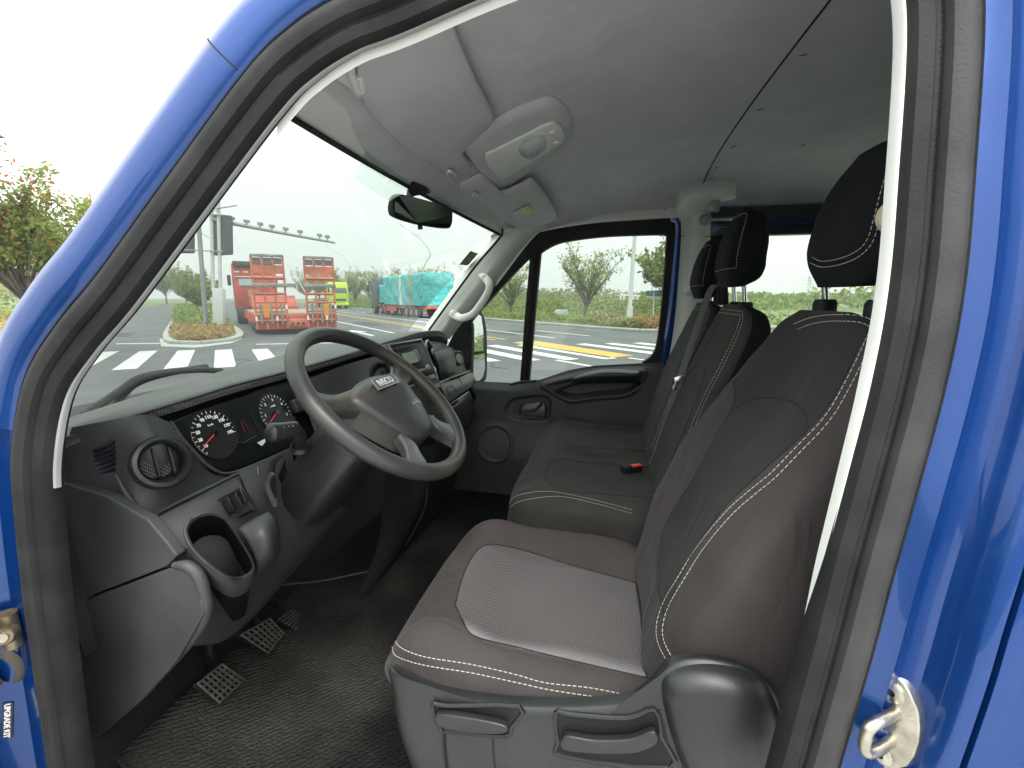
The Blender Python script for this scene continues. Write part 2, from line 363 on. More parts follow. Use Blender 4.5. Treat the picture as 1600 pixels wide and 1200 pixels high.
# stitched look of the seal's pressed edge: small notches
for lo_, hi_ in ((0, nA-20), (nT-4, len(SEAL))):
    _d = resample(SEAL[lo_:hi_], int(sum((a-c).length for a, c in zip(SEAL[lo_:hi_], SEAL[lo_+1:hi_]))/.0028)); vs = []
    for i_ in range(len(_d)):
        t_ = (_d[min(i_+1, len(_d)-1)]-_d[max(0, i_-1)]).normalized(); n_ = t_.cross(V((1, 0, 0))).normalized(); r_ = .0034 if i_ % 2 else .0024
        vs += [_d[i_]+n_*(-.0095+r_*math.cos(q*1.2566))+V((-.0045+r_*math.sin(q*1.2566), 0, 0)) for q in range(5)]
    mk('seal_bead', vs, grid_faces(len(_d), 5, True), M['rubber'], VAN)
_i0 = min(k for k in range(nA) if SEAL[k].z > 1.335); _p = SEAL[_i0:nT-8]; vs = []
for i_, p_ in enumerate(_p):
    k_ = _i0+i_; t_ = (SEAL[k_+1]-SEAL[k_-1]).normalized(); n_ = t_.cross(V((1, 0, 0))).normalized(); w_ = lerp(1.25, .75, sstep(1.42, 1.62, p_.z))
    vs += [p_+n_*(-.029-a*w_)+V((x, 0, 0)) for a, x in [(0, .006), (.0015, .004), (.005, .006), (.006, .009), (.0062, .012)]]
mk('pillar_trim', vs, grid_faces(len(_p), 5), M['strip'], VAN)
_k = min(range(nT, len(SEAL)), key=lambda k: abs(SEAL[k].z-1.2)); _p = SEAL[nT-8:_k]; vs = []
for i_, p_ in enumerate(_p):
    w_ = min(1, (len(_p)-1-i_)/26)**.8; k_ = nT-8+i_; t_ = (SEAL[k_+1]-SEAL[k_-1]).normalized(); n_ = t_.cross(V((1, 0, 0))).normalized()
    vs += [p_+n_*(-.029-a*w_)+V((x, 0, 0)) for a, x in [(0, .006), (.0012, .003), (.0042, .003), (.0055, .006), (.0057, .02)]]
mk('pillar_trim', vs, grid_faces(len(_p), 5), M['trimw'], VAN)
# blue A-pillar skin outside the seal, rolled over towards the windscreen
sweepx('windscreen_pillar', SEAL[34:nT], [(.029, .012), (.03, -.004), (.036, -.010), (.05, -.013), (.075, -.012), (.09, -.008), (.1, .002), (.106, .02), (.108, .05), (.10, .09)], M['blue'], VAN)
jp = SEAL[70]
i = min(range(34, nT), key=lambda k: (SEAL[k]-PS(408, 142)).length)
t_ = (SEAL[i+1]-SEAL[i-1]).normalized(); n_ = t_.cross(V((1, 0, 0))).normalized()
MB().tube([SEAL[i]+n_*a+t_*(a*-.0)+V((x, 0, 0)) for a, x in [(.034, -.0095), (.05, -.0138), (.075, -.0128), (.09, -.0088), (.1, .0012)]], .0009, 6).build('panel_joint', M['rubber'], VAN)
# hinge pillar below the mirror line, with the door hinge and the wiring bellows
hpil = sweepx('hinge_pillar', SEAL[:37], [(.029, .012), (.03, -.002), (.04, .0), (.05, .012), (.1, .016), (.12, .0), (.14, -.02), (.24, -.02)], M['blue'], VAN)
patch('front_wing', [[V((-.92, y, z)) for y, z in [(1.06, .55), (1.06, .9), (1.04, 1.2), (1.02, 1.36)]], [V((-.935, y, z)) for y, z in [(1.4, .75), (1.4, .95), (1.38, 1.15), (1.34, 1.29)]], [V((-.90, y, z)) for y, z in [(1.85, .6), (1.85, .8), (1.82, 1.0), (1.75, 1.13)]], [V((-.75, y, z)) for y, z in [(2.08, .55), (2.08, .75), (2.06, .9), (2.0, .97)]]], M['blue'], VAN, n=5)
# B-pillar, step by step outwards: flange, recess, rabbet, panel gap, rear side panel
BP = SEAL[nT-10:]
sweepx('door_jamb', BP, [(.029, .012), (.030, -.002), (.040, -.005), (.046, -.010), (.050, -.004), (.062, .001), (.078, -.001), (.086, -.012), (.090, -.028), (.096, -.034), (.1035, -.036), (.1045, -.02)], M['blue'], VAN)
sweepx('rear_side_panel', BP, [(.1085, -.02), (.1095, -.036), (.118, -.040), (.135, -.042), (.142, -.049), (.16, -.053), (.21, -.06), (.3, -.07), (.6, -.08), (1.6, -.085)], M['blue'], VAN)
sweepx('panel_gap', BP, [(.103, -.019), (.110, -.019)], M['rubber'], VAN)
# striker on the jamb
sp = P(1410, 1140, X=-.90)
i = min(range(len(SEAL)), key=lambda k: abs(SEAL[k].z-sp.z)+(0 if k > nT else 9))
t_ = (SEAL[i+1]-SEAL[i-1]).normalized(); n_ = t_.cross(V((1, 0, 0))).normalized()
so0 = SEAL[i]+n_*.066+V((.004, 0, 0)); sn = V((-.62, .78, .02)).normalized(); sv = (V((0, 0, 1))-t_*0); sv = (sv-sn*sv.dot(sn)).normalized(); su = sv.cross(sn)
def J(a, b_, s): return so0+su*a+sn*b_+sv*s
pl_ = [J(.026*math.cos(q)*(1 if abs(math.sin(q)) < .75 else .85), .004, .056*math.sin(q)) for q in [k*math.pi/10 for k in range(20)]]
st = MB().ext(pl_, sn*-.03).build('striker', M['zinc'], VAN, bevel=.002)
MB().tube([J(.004, .002, .018), J(.004, .02, .018), J(.002, .040, .017), J(.0, .046, .009), J(0, .046, -.009), J(.002, .040, -.017), J(.004, .02, -.018), J(.004, .002, -.018)], .0058, 10, sm=4).build('striker_loop', M['zinc'], st)
for s_ in (-.038, .038):
    MB().lathe([(.0001, .006), (.007, .006), (.0105, .004), (.0105, 0)], J(0, .003, s_), sn, 16).build('screw', M['zinc'], st)
    MB().lathe([(.0001, .0066), (.0035, .0066)], J(0, .003, s_), sn, 6).build('screw_socket', M['lens'], st)
# door hinge at lower left
hp = P(26, 980, X=-.893); BR = mat('greasy_brass', (.30, .25, .16), .45, .7, col2=(.12, .09, .05), vscale=40, bump=.3, bscale=120)
hb = MB()
hb.tube([hp+V((-.006, .004, .030)), hp+V((-.006, .004, -.030))], .013, 14)
hb.tube([hp+V((-.006, .0, .012)), hp+V((-.016, .05, .018)), hp+V((-.02, .14, .022))], .020, 10, asp=.5, up=(1, 0, 0), sm=4)
hb.tube([hp+V((-.006, .0, -.016)), hp+V((-.016, .05, -.008)), hp+V((-.02, .14, .002))], .016, 10, asp=.5, up=(1, 0, 0), sm=4)
hg = hb.build('door_hinge', BR, VAN)
MB().lathe([(.0001, .016), (.012, .016), (.015, .010), (.015, 0)], hp+V((-.012, -.004, .0)), (-.8, -.6, .2), 16).build('hinge_pin', BR, hg)
MB().lathe([(.0001, .02), (.007, .02), (.008, .012)], hp+V((-.012, -.004, .0)), (-.8, -.6, .2), 12).build('pin_head', M['zinc'], hg)
bp_ = P(6, 1045, X=-.897); bl = MB(); pr = []
for k in range(9): pr += [(.030-.001*k, k*.010), (.025-.001*k, k*.010+.005)]
pr.append((.0001, .09))
bl.lathe(pr, bp_+V((.004, .012, 0)), (-.72, .55, -.25), 20).lathe([(.0, -.004), (.040, -.004), (.042, .0), (.038, .006), (.03, .008)], bp_+V((.004, .012, 0)), (-.9, -.2, -.1), 20)
bl.build('wiring_bellows', mat('bellows_rubber', (.075, .068, .05), .75, var=.3, vscale=20, bump=.4, bscale=120), VAN)
# type plate on the hinge pillar
onHP = On(hpil); c_ = [(onHP(u, v, .001) or P(u, v, X=-.9)) for u, v in [(5, 1098), (22, 1096), (21, 1150), (4, 1152)]]
sheet('type_plate', c_, mat('plate_black', (.02, .02, .022), .4), VAN, d=(-.001, 0, 0))
mid = (c_[0]+c_[2])/2+V((-.0018, 0, 0))
text('plate_lettering', 'UPGRADE KIT', mid, (c_[3]-c_[0]), (c_[1]-c_[0]), .0105, M['white'], VAN, bold=.0003)
# ---- floor, firewall, sill, far walls
def box(name, c, s, m, par, bevel=.004, rot=None, **k): return MB().box(c, s, rot).build(name, m, par, bevel=bevel, **k)
box('floor_pan', (0, -.5, .625), (1.76, 3.6, .04), M['floor'], VAN)
patch('firewall', [[V((x, 1.22, 1.34)) for x in (-.88, -.3, .3, .88)], [V((x, 1.12, 1.0)) for x in (-.88, -.3, .3, .88)], [V((x, 1.05, .8)) for x in (-.88, -.3, .3, .88)], [V((x, .9, .648)) for x in (-.88, -.3, .3, .88)]], M['dashd'], VAN)
box('sill', (-.84, .2, .60), (.14, 1.6, .10), M['dashd'], VAN, .01)
# ---- headliner
HX = [(-.80, -.045), (-.72, -.03), (-.55, -.015), (-.3, -.005), (0, 0), (.3, -.005), (.55, -.025), (.70, -.06), (.80, -.12)]
HY = [(-.34, 2.118), (-.3, 2.115), (0, 2.10), (.2, 2.065), (.40, 2.0), (.50, 1.955), (.56, 1.93)]
def HZ(x, y): return interp(HY, y)+interp(HX, x)*(1 if y < .3 else lerp(1, .45, min(1, (y-.3)/.25)))
xs = [a for a, _ in HX]
def lin(name, ys, **k):
    rows = []
    for y in ys:
        f = .06 if y > .45 else 0
        rows.append([V((x*.985, y-f*(x/.8)**2*1.0, HZ(x, y))) for x in xs])
    return patch(name, rows, k.pop('m', M['head']), VAN, n=4, **k)
lin('headliner', [.565, .50, .40, .2, 0, -.15, -.337])
HY2 = dict()
rows = [[V((x*.985, y, HZ(x, y)+.004)) for x in xs] for y in (-.343, -.6, -1.2, -2.0)]
patch('rear_headliner', rows, M['head'], VAN, n=4)
b = MB(); b.tube([V((x*.985, -.340, HZ(x, -.34)+.001)) for x in xs], .0024, 6, sm=5); b.build('headliner_joint', M['seam'], VAN)
# roof side trim between the seal and the headliner
_a = SEAL[nA-26:nT+6]; _r = []
for i_ in range(len(_a)):
    k_ = nA-26+i_; t_ = (SEAL[k_+1]-SEAL[k_-1]).normalized(); n_ = t_.cross(V((1, 0, 0))).normalized()
    p_ = SEAL[k_]+n_*-.04+V((.02, 0, 0)); y_ = max(-.33, min(.54, p_.y-.01)); _r.append((p_, V((-.775, y_, HZ(-.785, y_)+.002))))
patch('roof_side_trim', [[a for a, c in _r], [a.lerp(c, .5)+V((0, 0, .004)) for a, c in _r], [c for a, c in _r]], M['trim'], VAN, n=1)
# windscreen header rail
hdr = [P(u, v, Y=.53) for u, v in [(461, 147)]]
# ---- windscreen: from the header to the cowl, bowed
def WS(x, t):
    a = abs(x)/.8
    top = V((x*.93, .585-.085*a*a, 1.925-.035*a*a)); bot = V((x*1.06, 1.33-.22*a*a, 1.345-.015*a))
    m = top.lerp(bot, t); m.z += .035*math.sin(math.pi*t); m.y += .02*math.sin(math.pi*t); return m
xw = [-.8+1.6*k/12 for k in range(13)]
patch('windscreen', [[WS(x, t) for x in xw] for t in (-.018, .25, .5, .75, 1)], M['wind'], VAN, n=3)
b = MB(); b.tube([WS(x, -.01)+V((0, -.004, -.002)) for x in xw], .006, 6, sm=3); b.build('windscreen_edge', M['rubber'], VAN)
patch('header_rail', [[WS(x, -.012)+V((0, 0, .0)) for x in xw], [WS(x, -.012)+V((0, -.035, .022)) for x in xw], [V((x*.98, .50-.06*(x/.8)**2, HZ(x, .5)+.001)) for x in xw]], M['trim'], VAN, n=3)
patch('roof_skin', [[V((x*.94, y, HZ(x, min(y, .5))+.04)) for x in xs] for y in (.50, .3, -.3, -2.0)], M['blue'], VAN, n=3)
box('cowl', (0, 1.30, 1.31), (1.7, .2, .05), M['dashd'], VAN, .01)
patch('bonnet', [[V((x, 1.32, 1.30-.04*abs(x))) for x in (-.85, -.4, 0, .4, .85)], [V((x, 1.7, 1.17-.05*abs(x))) for x in (-.85, -.4, 0, .4, .85)], [V((x, 2.0, 1.0-.1*abs(x))) for x in (-.85, -.4, 0, .4, .85)], [V((x, 2.1, .6)) for x in (-.85, -.4, 0, .4, .85)]], M['blue'], VAN)
# sticker and translucent sheets on the windscreen
def onws(u, v, off=.006):
    best = None
    for i in range(80):
        for j in range(40):
            pass
    return None
def WSP(u, v, off=0):
    """point of the windscreen seen at a pixel"""
    d = (FW+RT*((u-800)/FPX)+UP*((600-v)/FPX)).normalized(); lo = None
    x, t = 0., .5
    for _ in range(40):
        p = WS(x, t); ex = WS(x+.01, t)-p; et = WS(x, t+.01)-p; n = ex.cross(et)
        k = (p-CAMLOC).dot(n)/d.dot(n); q = CAMLOC+d*k-p
        a = q.dot(ex)/ex.length_squared*.01; c = q.dot(et)/et.length_squared*.01
        x += max(-.1, min(.1, a)); t += max(-.1, min(.1, c))
    return CAMLOC+d*((WS(x, t)-CAMLOC).length*(1-off))
q = [WSP(u, v, .012) for u, v in [(718, 413), (735, 392), (747, 396), (731, 415)]]
stk = sheet('inspection_sticker', q, mat('olive_paper', (.16, .15, .07), .7, var=.2, vscale=60), VAN, d=(0, -.0006, -.0006))
cc = (q[0]+q[1]+q[2]+q[3])/4+V((-.002, -.003, 0)); nn = (q[1]-q[0]).cross(q[3]-q[0]).normalized()
MB().lathe([(.006, 0), (.0085, 0), (.0085, .0005), (.006, .0005)], cc, nn, 20).build('sticker_ring', mat('sticker_print', (.55, .5, .3), .7), stk)
q = [WSP(u, v, .01) for u, v in [(571, 236), (554, 279), (611, 316), (648, 290)]]
fm = glassmat('translucent_sheet', (.80, .86, .82), .02, haze=.16)  # pale translucent sheets just inside the windscreen
sheet('translucent_sheet', q, fm, VAN)
q = [WSP(u, v, .01) for u, v in [(669, 300), (671, 308), (712, 330), (716, 326)]]
sheet('translucent_sheet', q, fm, VAN)
# ---- right A-pillar trim and grab handle
TR = [(670, 516, .70), (705, 467, .71), (745, 413, .715), (781, 371, .70), (785, 358, .68)]
TR2 = [(702, 530, .80), (735, 490, .82), (775, 447, .82), (832, 373, .79), (858, 353, .77)]
r0 = [P(u, v, X=x) for u, v, x in TR]; r2 = [P(u, v, X=x) for u, v, x in TR2]
r1 = [a.lerp(c, .5)+V((-.025, -.02, 0)) for a, c in zip(r0, r2)]
r00 = [a+V((.03, .06, -.02)) for a in r0]
patch('windscreen_pillar_trim', [r00, r0, [a.lerp(c, .25)+V((-.018, -.015, 0)) for a, c in zip(r0, r2)], r1, r2], M['trim'], VAN, n=6)
MB().tube([a+V((-.001, -.001, 0)) for a in r0], .005, 6, sm=4).build('windscreen_edge', M['rubber'], VAN)
MB().tube([P(u, v, X=x) for u, v, x in [(706, 489, .72), (712, 493, .69), (722, 497, .675), (738, 491, .67), (752, 474, .668), (763, 455, .67), (764, 443, .675), (758, 434, .69), (753, 430, .72)]],
          [.019, .019, .018, .017, .017, .017, .018, .019, .019], 12, sm=6, asp=.62, up=(-.8, -.5, 0)).build('grab_handle', M['trimw'], VAN)
for u, v in [(708, 489), (755, 434)]:
    MB().lathe([(.0001, -.022), (.012, -.022), (.013, -.019), (.013, .01)], P(u, v, X=.695), (.8, .5, 0), 18).build('handle_cap', M['trimw'], VAN)
MB().lathe([(.0001, -.006), (.008, -.006), (.009, -.003), (.009, .02)], P(792, 390, X=.752), (.8, .5, -.2), 18).build('trim_plug', M['trimw'], VAN)
# ---- right door: window frame, division bar, panes
RD = ((.86, 0, 1.25), (1, 0, .09))
def R_(u, v, o=0): return P(u, v, pl=((.86+o, 0, 1.25), (1, 0, .09)))
gl_main = [(826, 591), (835, 494), (844, 395), (860, 385), (884, 377), (947, 369), (1043, 366), (1035, 466), (1027, 535), (1022, 549), (1014, 561), (1003, 566), (925, 568), (887, 575), (856, 583)]
gl_q = [(812, 592), (819, 500), (828, 404), (800, 432), (757, 480), (738, 500), (735, 594)]
out = [(700, 620), (703, 530), (735, 488), (775, 445), (832, 371), (857, 358), (925, 347), (1037, 340), (1049, 346), (1055, 358), (1045, 466), (1036, 540), (1030, 570), (1020, 600), (1000, 620), (850, 625)]
ol = cr([R_(*q, -.02) for q in out], 4, True)
# frame built as bars between the outline and the panes
def bar(name, a, c, m, d=(.05, 0, 0), bev=.003):
    n = len(a); vs = list(a)+list(c); fs = [(k, k+1, n+k+1, n+k) for k in range(n-1)]
    vs += [p+V(d) for p in a]+[p+V(d) for p in c]; fs += [(2*n+k, 3*n+k, 3*n+k+1, 2*n+k+1) for k in range(n-1)]
    fs += [(k, 2*n+k, 2*n+k+1, k+1) for k in range(n-1)]+[(n+k, n+k+1, 3*n+k+1, 3*n+k) for k in range(n-1)]+[(0, n, 3*n, 2*n), (n-1, 3*n-1, 4*n-1, 2*n-1)]
    return mk(name, vs, fs, m, DOOR, bevel=bev)
DOOR = empty('passenger_door', (.86, .2, 1.2)); DOOR.parent = VAN
# give the door panel's parts plain world coordinates
def R2(l, o=-.02): return [R_(u, v, o) for u, v in l]
DOOR.location = (0, 0, 0)
top_o = resample(cr(R2([(697, 545), (715, 510), (735, 488), (775, 445), (832, 371), (857, 358), (925, 347), (1037, 340), (1049, 346)]), 6), 60)
top_i = resample(cr(R2([(737, 545), (737, 510), (738, 499), (800, 430), (828, 402), (844, 395), (860, 385), (884, 377), (947, 369), (1036, 366), (1042, 368)]), 6), 60)
bar('window_frame', top_o, top_i, M['rubber'])
rr_o = resample(cr(R2([(1049, 346), (1055, 358), (1045, 466), (1036, 540), (1030, 575)]), 6), 30)
rr_i = resample(cr(R2([(1042, 367), (1042, 372), (1035, 466), (1027, 535), (1018, 557), (1003, 567)]), 6), 30)
bar('window_frame', rr_o, rr_i, M['rubber'])
bar('window_frame', R2([(700, 545), (700, 612)]), R2([(737, 543), (735, 612)]), M['rubber'])
bar('division_bar', R2([(812, 600), (820, 490), (828, 400)], -.024), R2([(826, 600), (835, 494), (845, 390)], -.024), M['rubber'])
MB().tube(R2([(819, 595), (827, 494), (836, 396)], -.03), .004, 6).build('glass_channel', M['dashd'], DOOR)
sheet('quarter_pane', R2([(736, 600), (737, 500), (800, 428), (830, 398), (815, 600)], .01), M['side'], DOOR)
sheet('door_pane', R2([(818, 610), (840, 385), (884, 372), (947, 364), (1046, 362), (1037, 480), (1020, 580), (920, 585), (860, 600)], .012), M['side'], DOOR)
# tinted rain visor above the pane
sheet('rain_visor', R2([(844, 396), (862, 384), (884, 377), (947, 369), (1043, 366), (1044, 352), (925, 356), (870, 366), (848, 385)], .05), glassmat('smoked_acrylic', (.10, .09, .09), .05), DOOR, d=(.003, 0, 0))
_o = [R_(u, v, -.022) for u, v in [(775, 447), (832, 373), (857, 360), (925, 349), (990, 344), (1037, 341), (1060, 340), (1075, 330)]]
_h = [V((.787, min(.52, p.y), HZ(.80, min(.52, p.y))+.012)) for p in _o]
patch('roof_side_trim', [_h, [a.lerp(c, .5)+V((-.006, 0, 0)) for a, c in zip(_h, _o)], _o], M['trim'], VAN, n=4)
# ---- blue door aperture strip behind the window and right B-pillar
bs_o = resample(cr([R_(u, v, -.015) for u, v in [(1037, 326), (1057, 330), (1066, 345), (1064, 375), (1057, 470), (1050, 540), (1043, 590), (1030, 660)]], 5), 40)
bs_i = resample(cr([R_(u, v, -.012) for u, v in [(1037, 342), (1048, 347), (1053, 358), (1052, 380), (1044, 470), (1034, 540), (1026, 590), (1010, 660)]], 5), 40)
sv = DOOR; DOOR = VAN
bar('door_aperture', bs_o, bs_i, M['blue'])
# seal run over the roof side on the passenger side
DOOR = sv
def RB(u, v, x): return P(u, v, X=x)
pil = [[(1062, 300, .76), (1062, 350, .79), (1060, 420, .81), (1052, 500, .83), (1040, 600, .84), (1025, 700, .84)],
       [(1085, 283, .70), (1085, 350, .73), (1082, 420, .75), (1074, 500, .77), (1060, 600, .78), (1045, 700, .78)],
       [(1110, 285, .72), (1110, 350, .74), (1110, 420, .76), (1105, 500, .78), (1098, 600, .79), (1090, 700, .79)]]
patch('centre_pillar_trim', [[RB(*q) for q in r] for r in pil], M['trim'], VAN, n=5)
MB().tube([RB(u, v, x) for u, v, x in [(1064, 369, .787), (1085, 369, .737), (1110, 369, .742)]], .0016, 6).build('trim_joint', M['seam'], VAN)
patch('roof_bracket_trim', [[RB(*q) for q in r] for r in [[(1056, 320, .73), (1062, 296, .70), (1080, 286, .68), (1112, 284, .68), (1150, 280, .68)], [(1058, 330, .70), (1068, 312, .66), (1090, 303, .645), (1115, 300, .65), (1150, 305, .66)], [(1062, 345, .76), (1075, 338, .71), (1095, 330, .70), (1115, 320, .70), (1150, 310, .70)]]], M['trim'], VAN, n=4)
# seat belt anchor on the pillar
ba = MB(); p0 = RB(1103, 343, .70)
ba.tube([p0, p0+V((-.02, -.06, -.004)), p0+V((-.03, -.13, -.002))], .016, 8, asp=.4, up=(0, 0, 1), sm=4); ba.lathe([(.0001, -.016), (.016, -.016), (.022, -.006), (.022, .01)], p0, (1, .3, 0), 18)
ba.box(RB(1116, 322, .69), (.02, .04, .045)); ba.build('belt_anchor', mat('dull_metal', (.35, .35, .33), .45, .7, var=.2), VAN, bevel=.003)
MB().lathe([(.0001, -.03), (.018, -.03), (.026, -.018), (.026, -.004), (.016, .004)], RB(1076, 452, .76), (1, .4, 0), 20).build('belt_guide', M['trimw'], VAN)
MB().lathe([(.0001, -.012), (.018, -.012), (.023, -.004), (.023, .012), (.018, .016)], P(1402, 338, X=-.66), (.8, -.4, .1), 22).build('belt_guide', mat('aged_cream', (.62, .56, .38), .5), VAN)
# ---- right rear side: wall above and below the big window, and its pane
RW = lambda u, v, o=0: P(u, v, X=.80+o)
wz = [RW(1150, 310), RW(1230, 308)]
def rs(name, y0, y1, z0, z1, x, m, th=.03, **k): return MB().box(((x), (y0+y1)/2, (z0+z1)/2), (th, abs(y1-y0), abs(z1-z0))).build(name, m, VAN, bevel=.004, **k)
zt = RW(1250, 366).z; zb = zt-.50; z2 = RW(1250, 309).z
rs('rear_window_header', -.38, -2.0, zt, z2, .82, mat('navy_paint', (.006, .009, .022), .4, coat=.5), .05)
MB().box((.79, -1.2, zt+.045), (.03, 1.7, .012)).build('header_bead', M['blue'], VAN, bevel=.004)
rs('rear_side_wall', -.38, -2.0, z2, z2+.2, .79, M['trim'])
rs('rear_lower_wall', -.38, -2.0, .64, zb, .83, M['dashd'])
rs('rear_window_post', -.38, -.46, zb, zt, .83, M['rubber'], .04)
rs('rear_window_post', -1.85, -2.0, zb, zt, .83, M['rubber'], .04)
RGL = glassmat('rear_glass', (.60, .69, .58), .04, haze=.04)
sheet('rear_side_pane', [V((.842, -.44, zb-.02)), V((.842, -1.9, zb-.02)), V((.842, -1.9, zt+.02)), V((.842, -.44, zt+.02))], RGL, VAN)
# rear wall closes the cabin
MB().box((0, -2.02, .95), (1.7, .04, .7)).build('rear_wall', M['head'], VAN)
for x_ in (-.8, 0, .8): MB().box((x_, -2.02, 1.65), (.14, .04, .7)).build('rear_window_post', M['head'], VAN)
MB().box((0, -2.02, 2.06), (1.7, .04, .16)).build('rear_header', M['head'], VAN)
sheet('rear_pane', [V((-.8, -2.03, 1.3)), V((.8, -2.03, 1.3)), V((.8, -2.03, 2.0)), V((-.8, -2.03, 2.0))], RGL, VAN)
MB().box((-.80, -1.2, .95), (.03, 1.5, .7)).build('left_rear_wall', M['dashd'], VAN)
MB().box((-.78, -1.2, 2.0), (.03, 1.5, .2)).build('left_rear_header', M['trim'], VAN)
sheet('left_rear_pane', [V((-.80, -.45, 1.3)), V((-.80, -1.95, 1.3)), V((-.79, -1.95, 1.9)), V((-.79, -.45, 1.9))], RGL, VAN)
# ---- the driver door stands open, square to the body, just outside the picture
_x0, _x1, _y = -.97, -1.98, 1.02
dd = MB().box(((_x0+_x1)/2, _y, .92), (_x0-_x1, .12, .86)).build('driver_door', M['dash'], VAN, bevel=.03)
MB().box(((_x0+_x1)/2, _y+.075, .92), (_x0-_x1, .02, .86)).build('outer_skin', M['blue'], dd, bevel=.008)
_fp = [V((_x0, _y, 1.34)), V((_x0-.12, _y, 1.42)), V((_x0-.55, _y, 1.86)), V((_x0-.75, _y, 1.95)), V((_x1+.06, _y, 1.96)), V((_x1, _y, 1.9)), V((_x1, _y, 1.34))]
MB().tube(cr(_fp, 4), .032, 8, asp=.7, up=(0, 1, 0)).build('window_frame', M['rubber'], dd)
sheet('door_pane', cr(_fp, 4), M['side'], dd)
MB().box(((_x0+_x1)/2-.05, _y-.1, 1.12), (.7, .09, .06)).build('armrest', M['base'], dd, bevel=.015)
# ---- right door panel as one relief: armrest bin, pull recess, speaker ring
def yz(u, v): q = P(u, v, X=.80); return (q.y, q.z)
pocket = [yz(*q) for q in [(847, 602), (862, 596), (890, 590), (940, 580), (1003, 579), (1005, 588), (996, 606), (975, 618), (930, 622), (895, 627), (880, 622), (862, 612)]]
pocket = [(p.x, p.y) for p in cr([V((a, b_, 0)) for a, b_ in pocket], 4, True)]
bin_ = [yz(*q) for q in [(868, 613), (880, 606), (900, 600), (930, 597), (1000, 597), (994, 606), (975, 614), (930, 618), (895, 622)]]
bin_ = [(p.x, p.y) for p in cr([V((a, b_, 0)) for a, b_ in bin_], 4, True)]
oval = [(p.x, p.y) for p in cr([V((*yz(*q), 0)) for q in [(789, 640), (800, 625), (825, 620), (850, 619), (860, 628), (859, 650), (852, 657), (820, 657), (797, 652)]], 4, True)]
spk = yz(776, 690); spr = abs(yz(776, 664)[1]-spk[1])
topz = [(yz(1037, 568)[0], yz(1037, 568)[1]), (yz(1000, 569)[0], yz(1000, 569)[1]), (yz(925, 573)[0], yz(925, 573)[1]), (yz(887, 580)[0], yz(887, 580)[1]), (yz(845, 594)[0], yz(845, 594)[1]), (yz(815, 601)[0], yz(815, 601)[1]), (yz(760, 598)[0], yz(760, 598)[1]), (.9, yz(760, 598)[1])]
y0, y1 = topz[0][0]-.005, 1.0; ny, nz = 210, 120; vs = []
for i in range(nz):
    for j in range(ny):
        y = lerp(y0, y1, j/(ny-1)); zt_ = interp(topz, y); z = lerp(.63, zt_, i/(nz-1)); d = 0
        dt = zt_-z; d += .03*(1-sstep(0, .05, dt))**2            # top edge rolls towards the glass
        e = sdist((y, z), pocket); d -= .016*sstep(-.012, .0, e)*(1-sstep(.004, .02, e)); d += .0*e
        e = sdist((y, z), bin_); d += .055*sstep(-.004, .012, e)
        e = sdist((y, z), oval); d += .016*sstep(-.006, .010, e)
        r = math.hypot(y-spk[0], z-spk[1]); d -= .008*(sstep(spr*1.12, spr*1.02, r)-sstep(spr*.98, spr*.88, r)); d += .004*sstep(spr*.95, spr*.85, r)
        if z < 1.02: d -= .05*sstep(1.02, .82, z)*sstep(.1, .35, y)
        vs.append(V((.80+d, y, z)))
mk('door_card', vs, grid_faces(nz, ny), M['dash'], DOOR, sharp=0)
hl = [P(u, v, X=.803) for u, v in [(812, 645), (813, 637), (820, 631), (832, 629), (850, 628), (851, 652), (830, 652), (817, 650)]]
dh = MB().tube(cr(hl, 4, True), .0045, 8, closed=True).build('door_handle', M['silver'] if False else M['base'], DOOR)
sheet('handle_cup', [p+V((.006, 0, 0)) for p in cr(hl, 4, True)], M['gloss'], dh)
MB().tube([P(u, v, X=.797) for u, v in [(815, 644), (822, 643.5), (834, 642), (841, 637), (846, 631)]], [.003, .004, .005, .007, .009], 10, sm=4, asp=.6, up=(1, 0, 0)).build('handle_lever', M['base'], dh)
arm = [[P(u, v, X=x) for u, v, x in r] for r in [[(895, 590, .80), (920, 582, .79), (950, 578, .785), (1003, 580, .785)], [(895, 593, .775), (920, 588, .755), (950, 585, .75), (1002, 586, .75)], [(893, 599, .79), (920, 597, .77), (950, 596, .765), (1000, 597, .765)]]]
patch('armrest', arm, M['base'], DOOR, n=5, solid=.008)
MB().lathe([(.0001, 0), (spr*.82, 0), (spr*.86, .003)], (.798, spk[0], spk[1]), (-1, 0, 0), 40).build('speaker_grille', M['dashd'], DOOR)
dt_ = MB(); dt_.tube([P(u, v, X=.77) for u, v in [(797, 601), (812, 597), (826, 596), (838, 595)]], .012, 10, asp=.5, up=(0, 0, 1), sm=4); dt_.build('sail_tray', M['dashd'], DOOR)
# ---- passenger mirror outside the quarter pane
MIR = empty('wing_mirror', (1.02, .62, 1.35)); MIR.parent = VAN; MIR.location = (0, 0, 0)
mm = P(747, 540, X=1.04); mn = V((-.55, -.83, .06)).normalized()
def MP(u, v, o=0): return P(u, v, pl=(mm+mn*o, mn))
mo = [MP(u, v) for u, v in [(731, 594), (733, 520), (737, 492), (746, 485), (755, 490), (761, 515), (762, 560), (761, 590), (755, 597), (742, 599)]]
MB().ext(cr(mo, 4, True), -mn*.09).build('mirror_housing', M['dashd'], MIR, bevel=.008, seg=3)
MI = mat('mirror_silver', (.85, .88, .86), .02, 1)
sheet('mirror_pane', [MP(u, v, .004) for u, v in [(736, 550), (738, 497), (746, 490), (752, 494), (755, 515), (755.5, 548)]], MI, MIR)
sheet('mirror_pane', [MP(u, v, .004) for u, v in [(735, 590), (736, 556), (757, 552), (758, 575), (755, 588), (750, 594), (741, 596)]], MI, MIR)
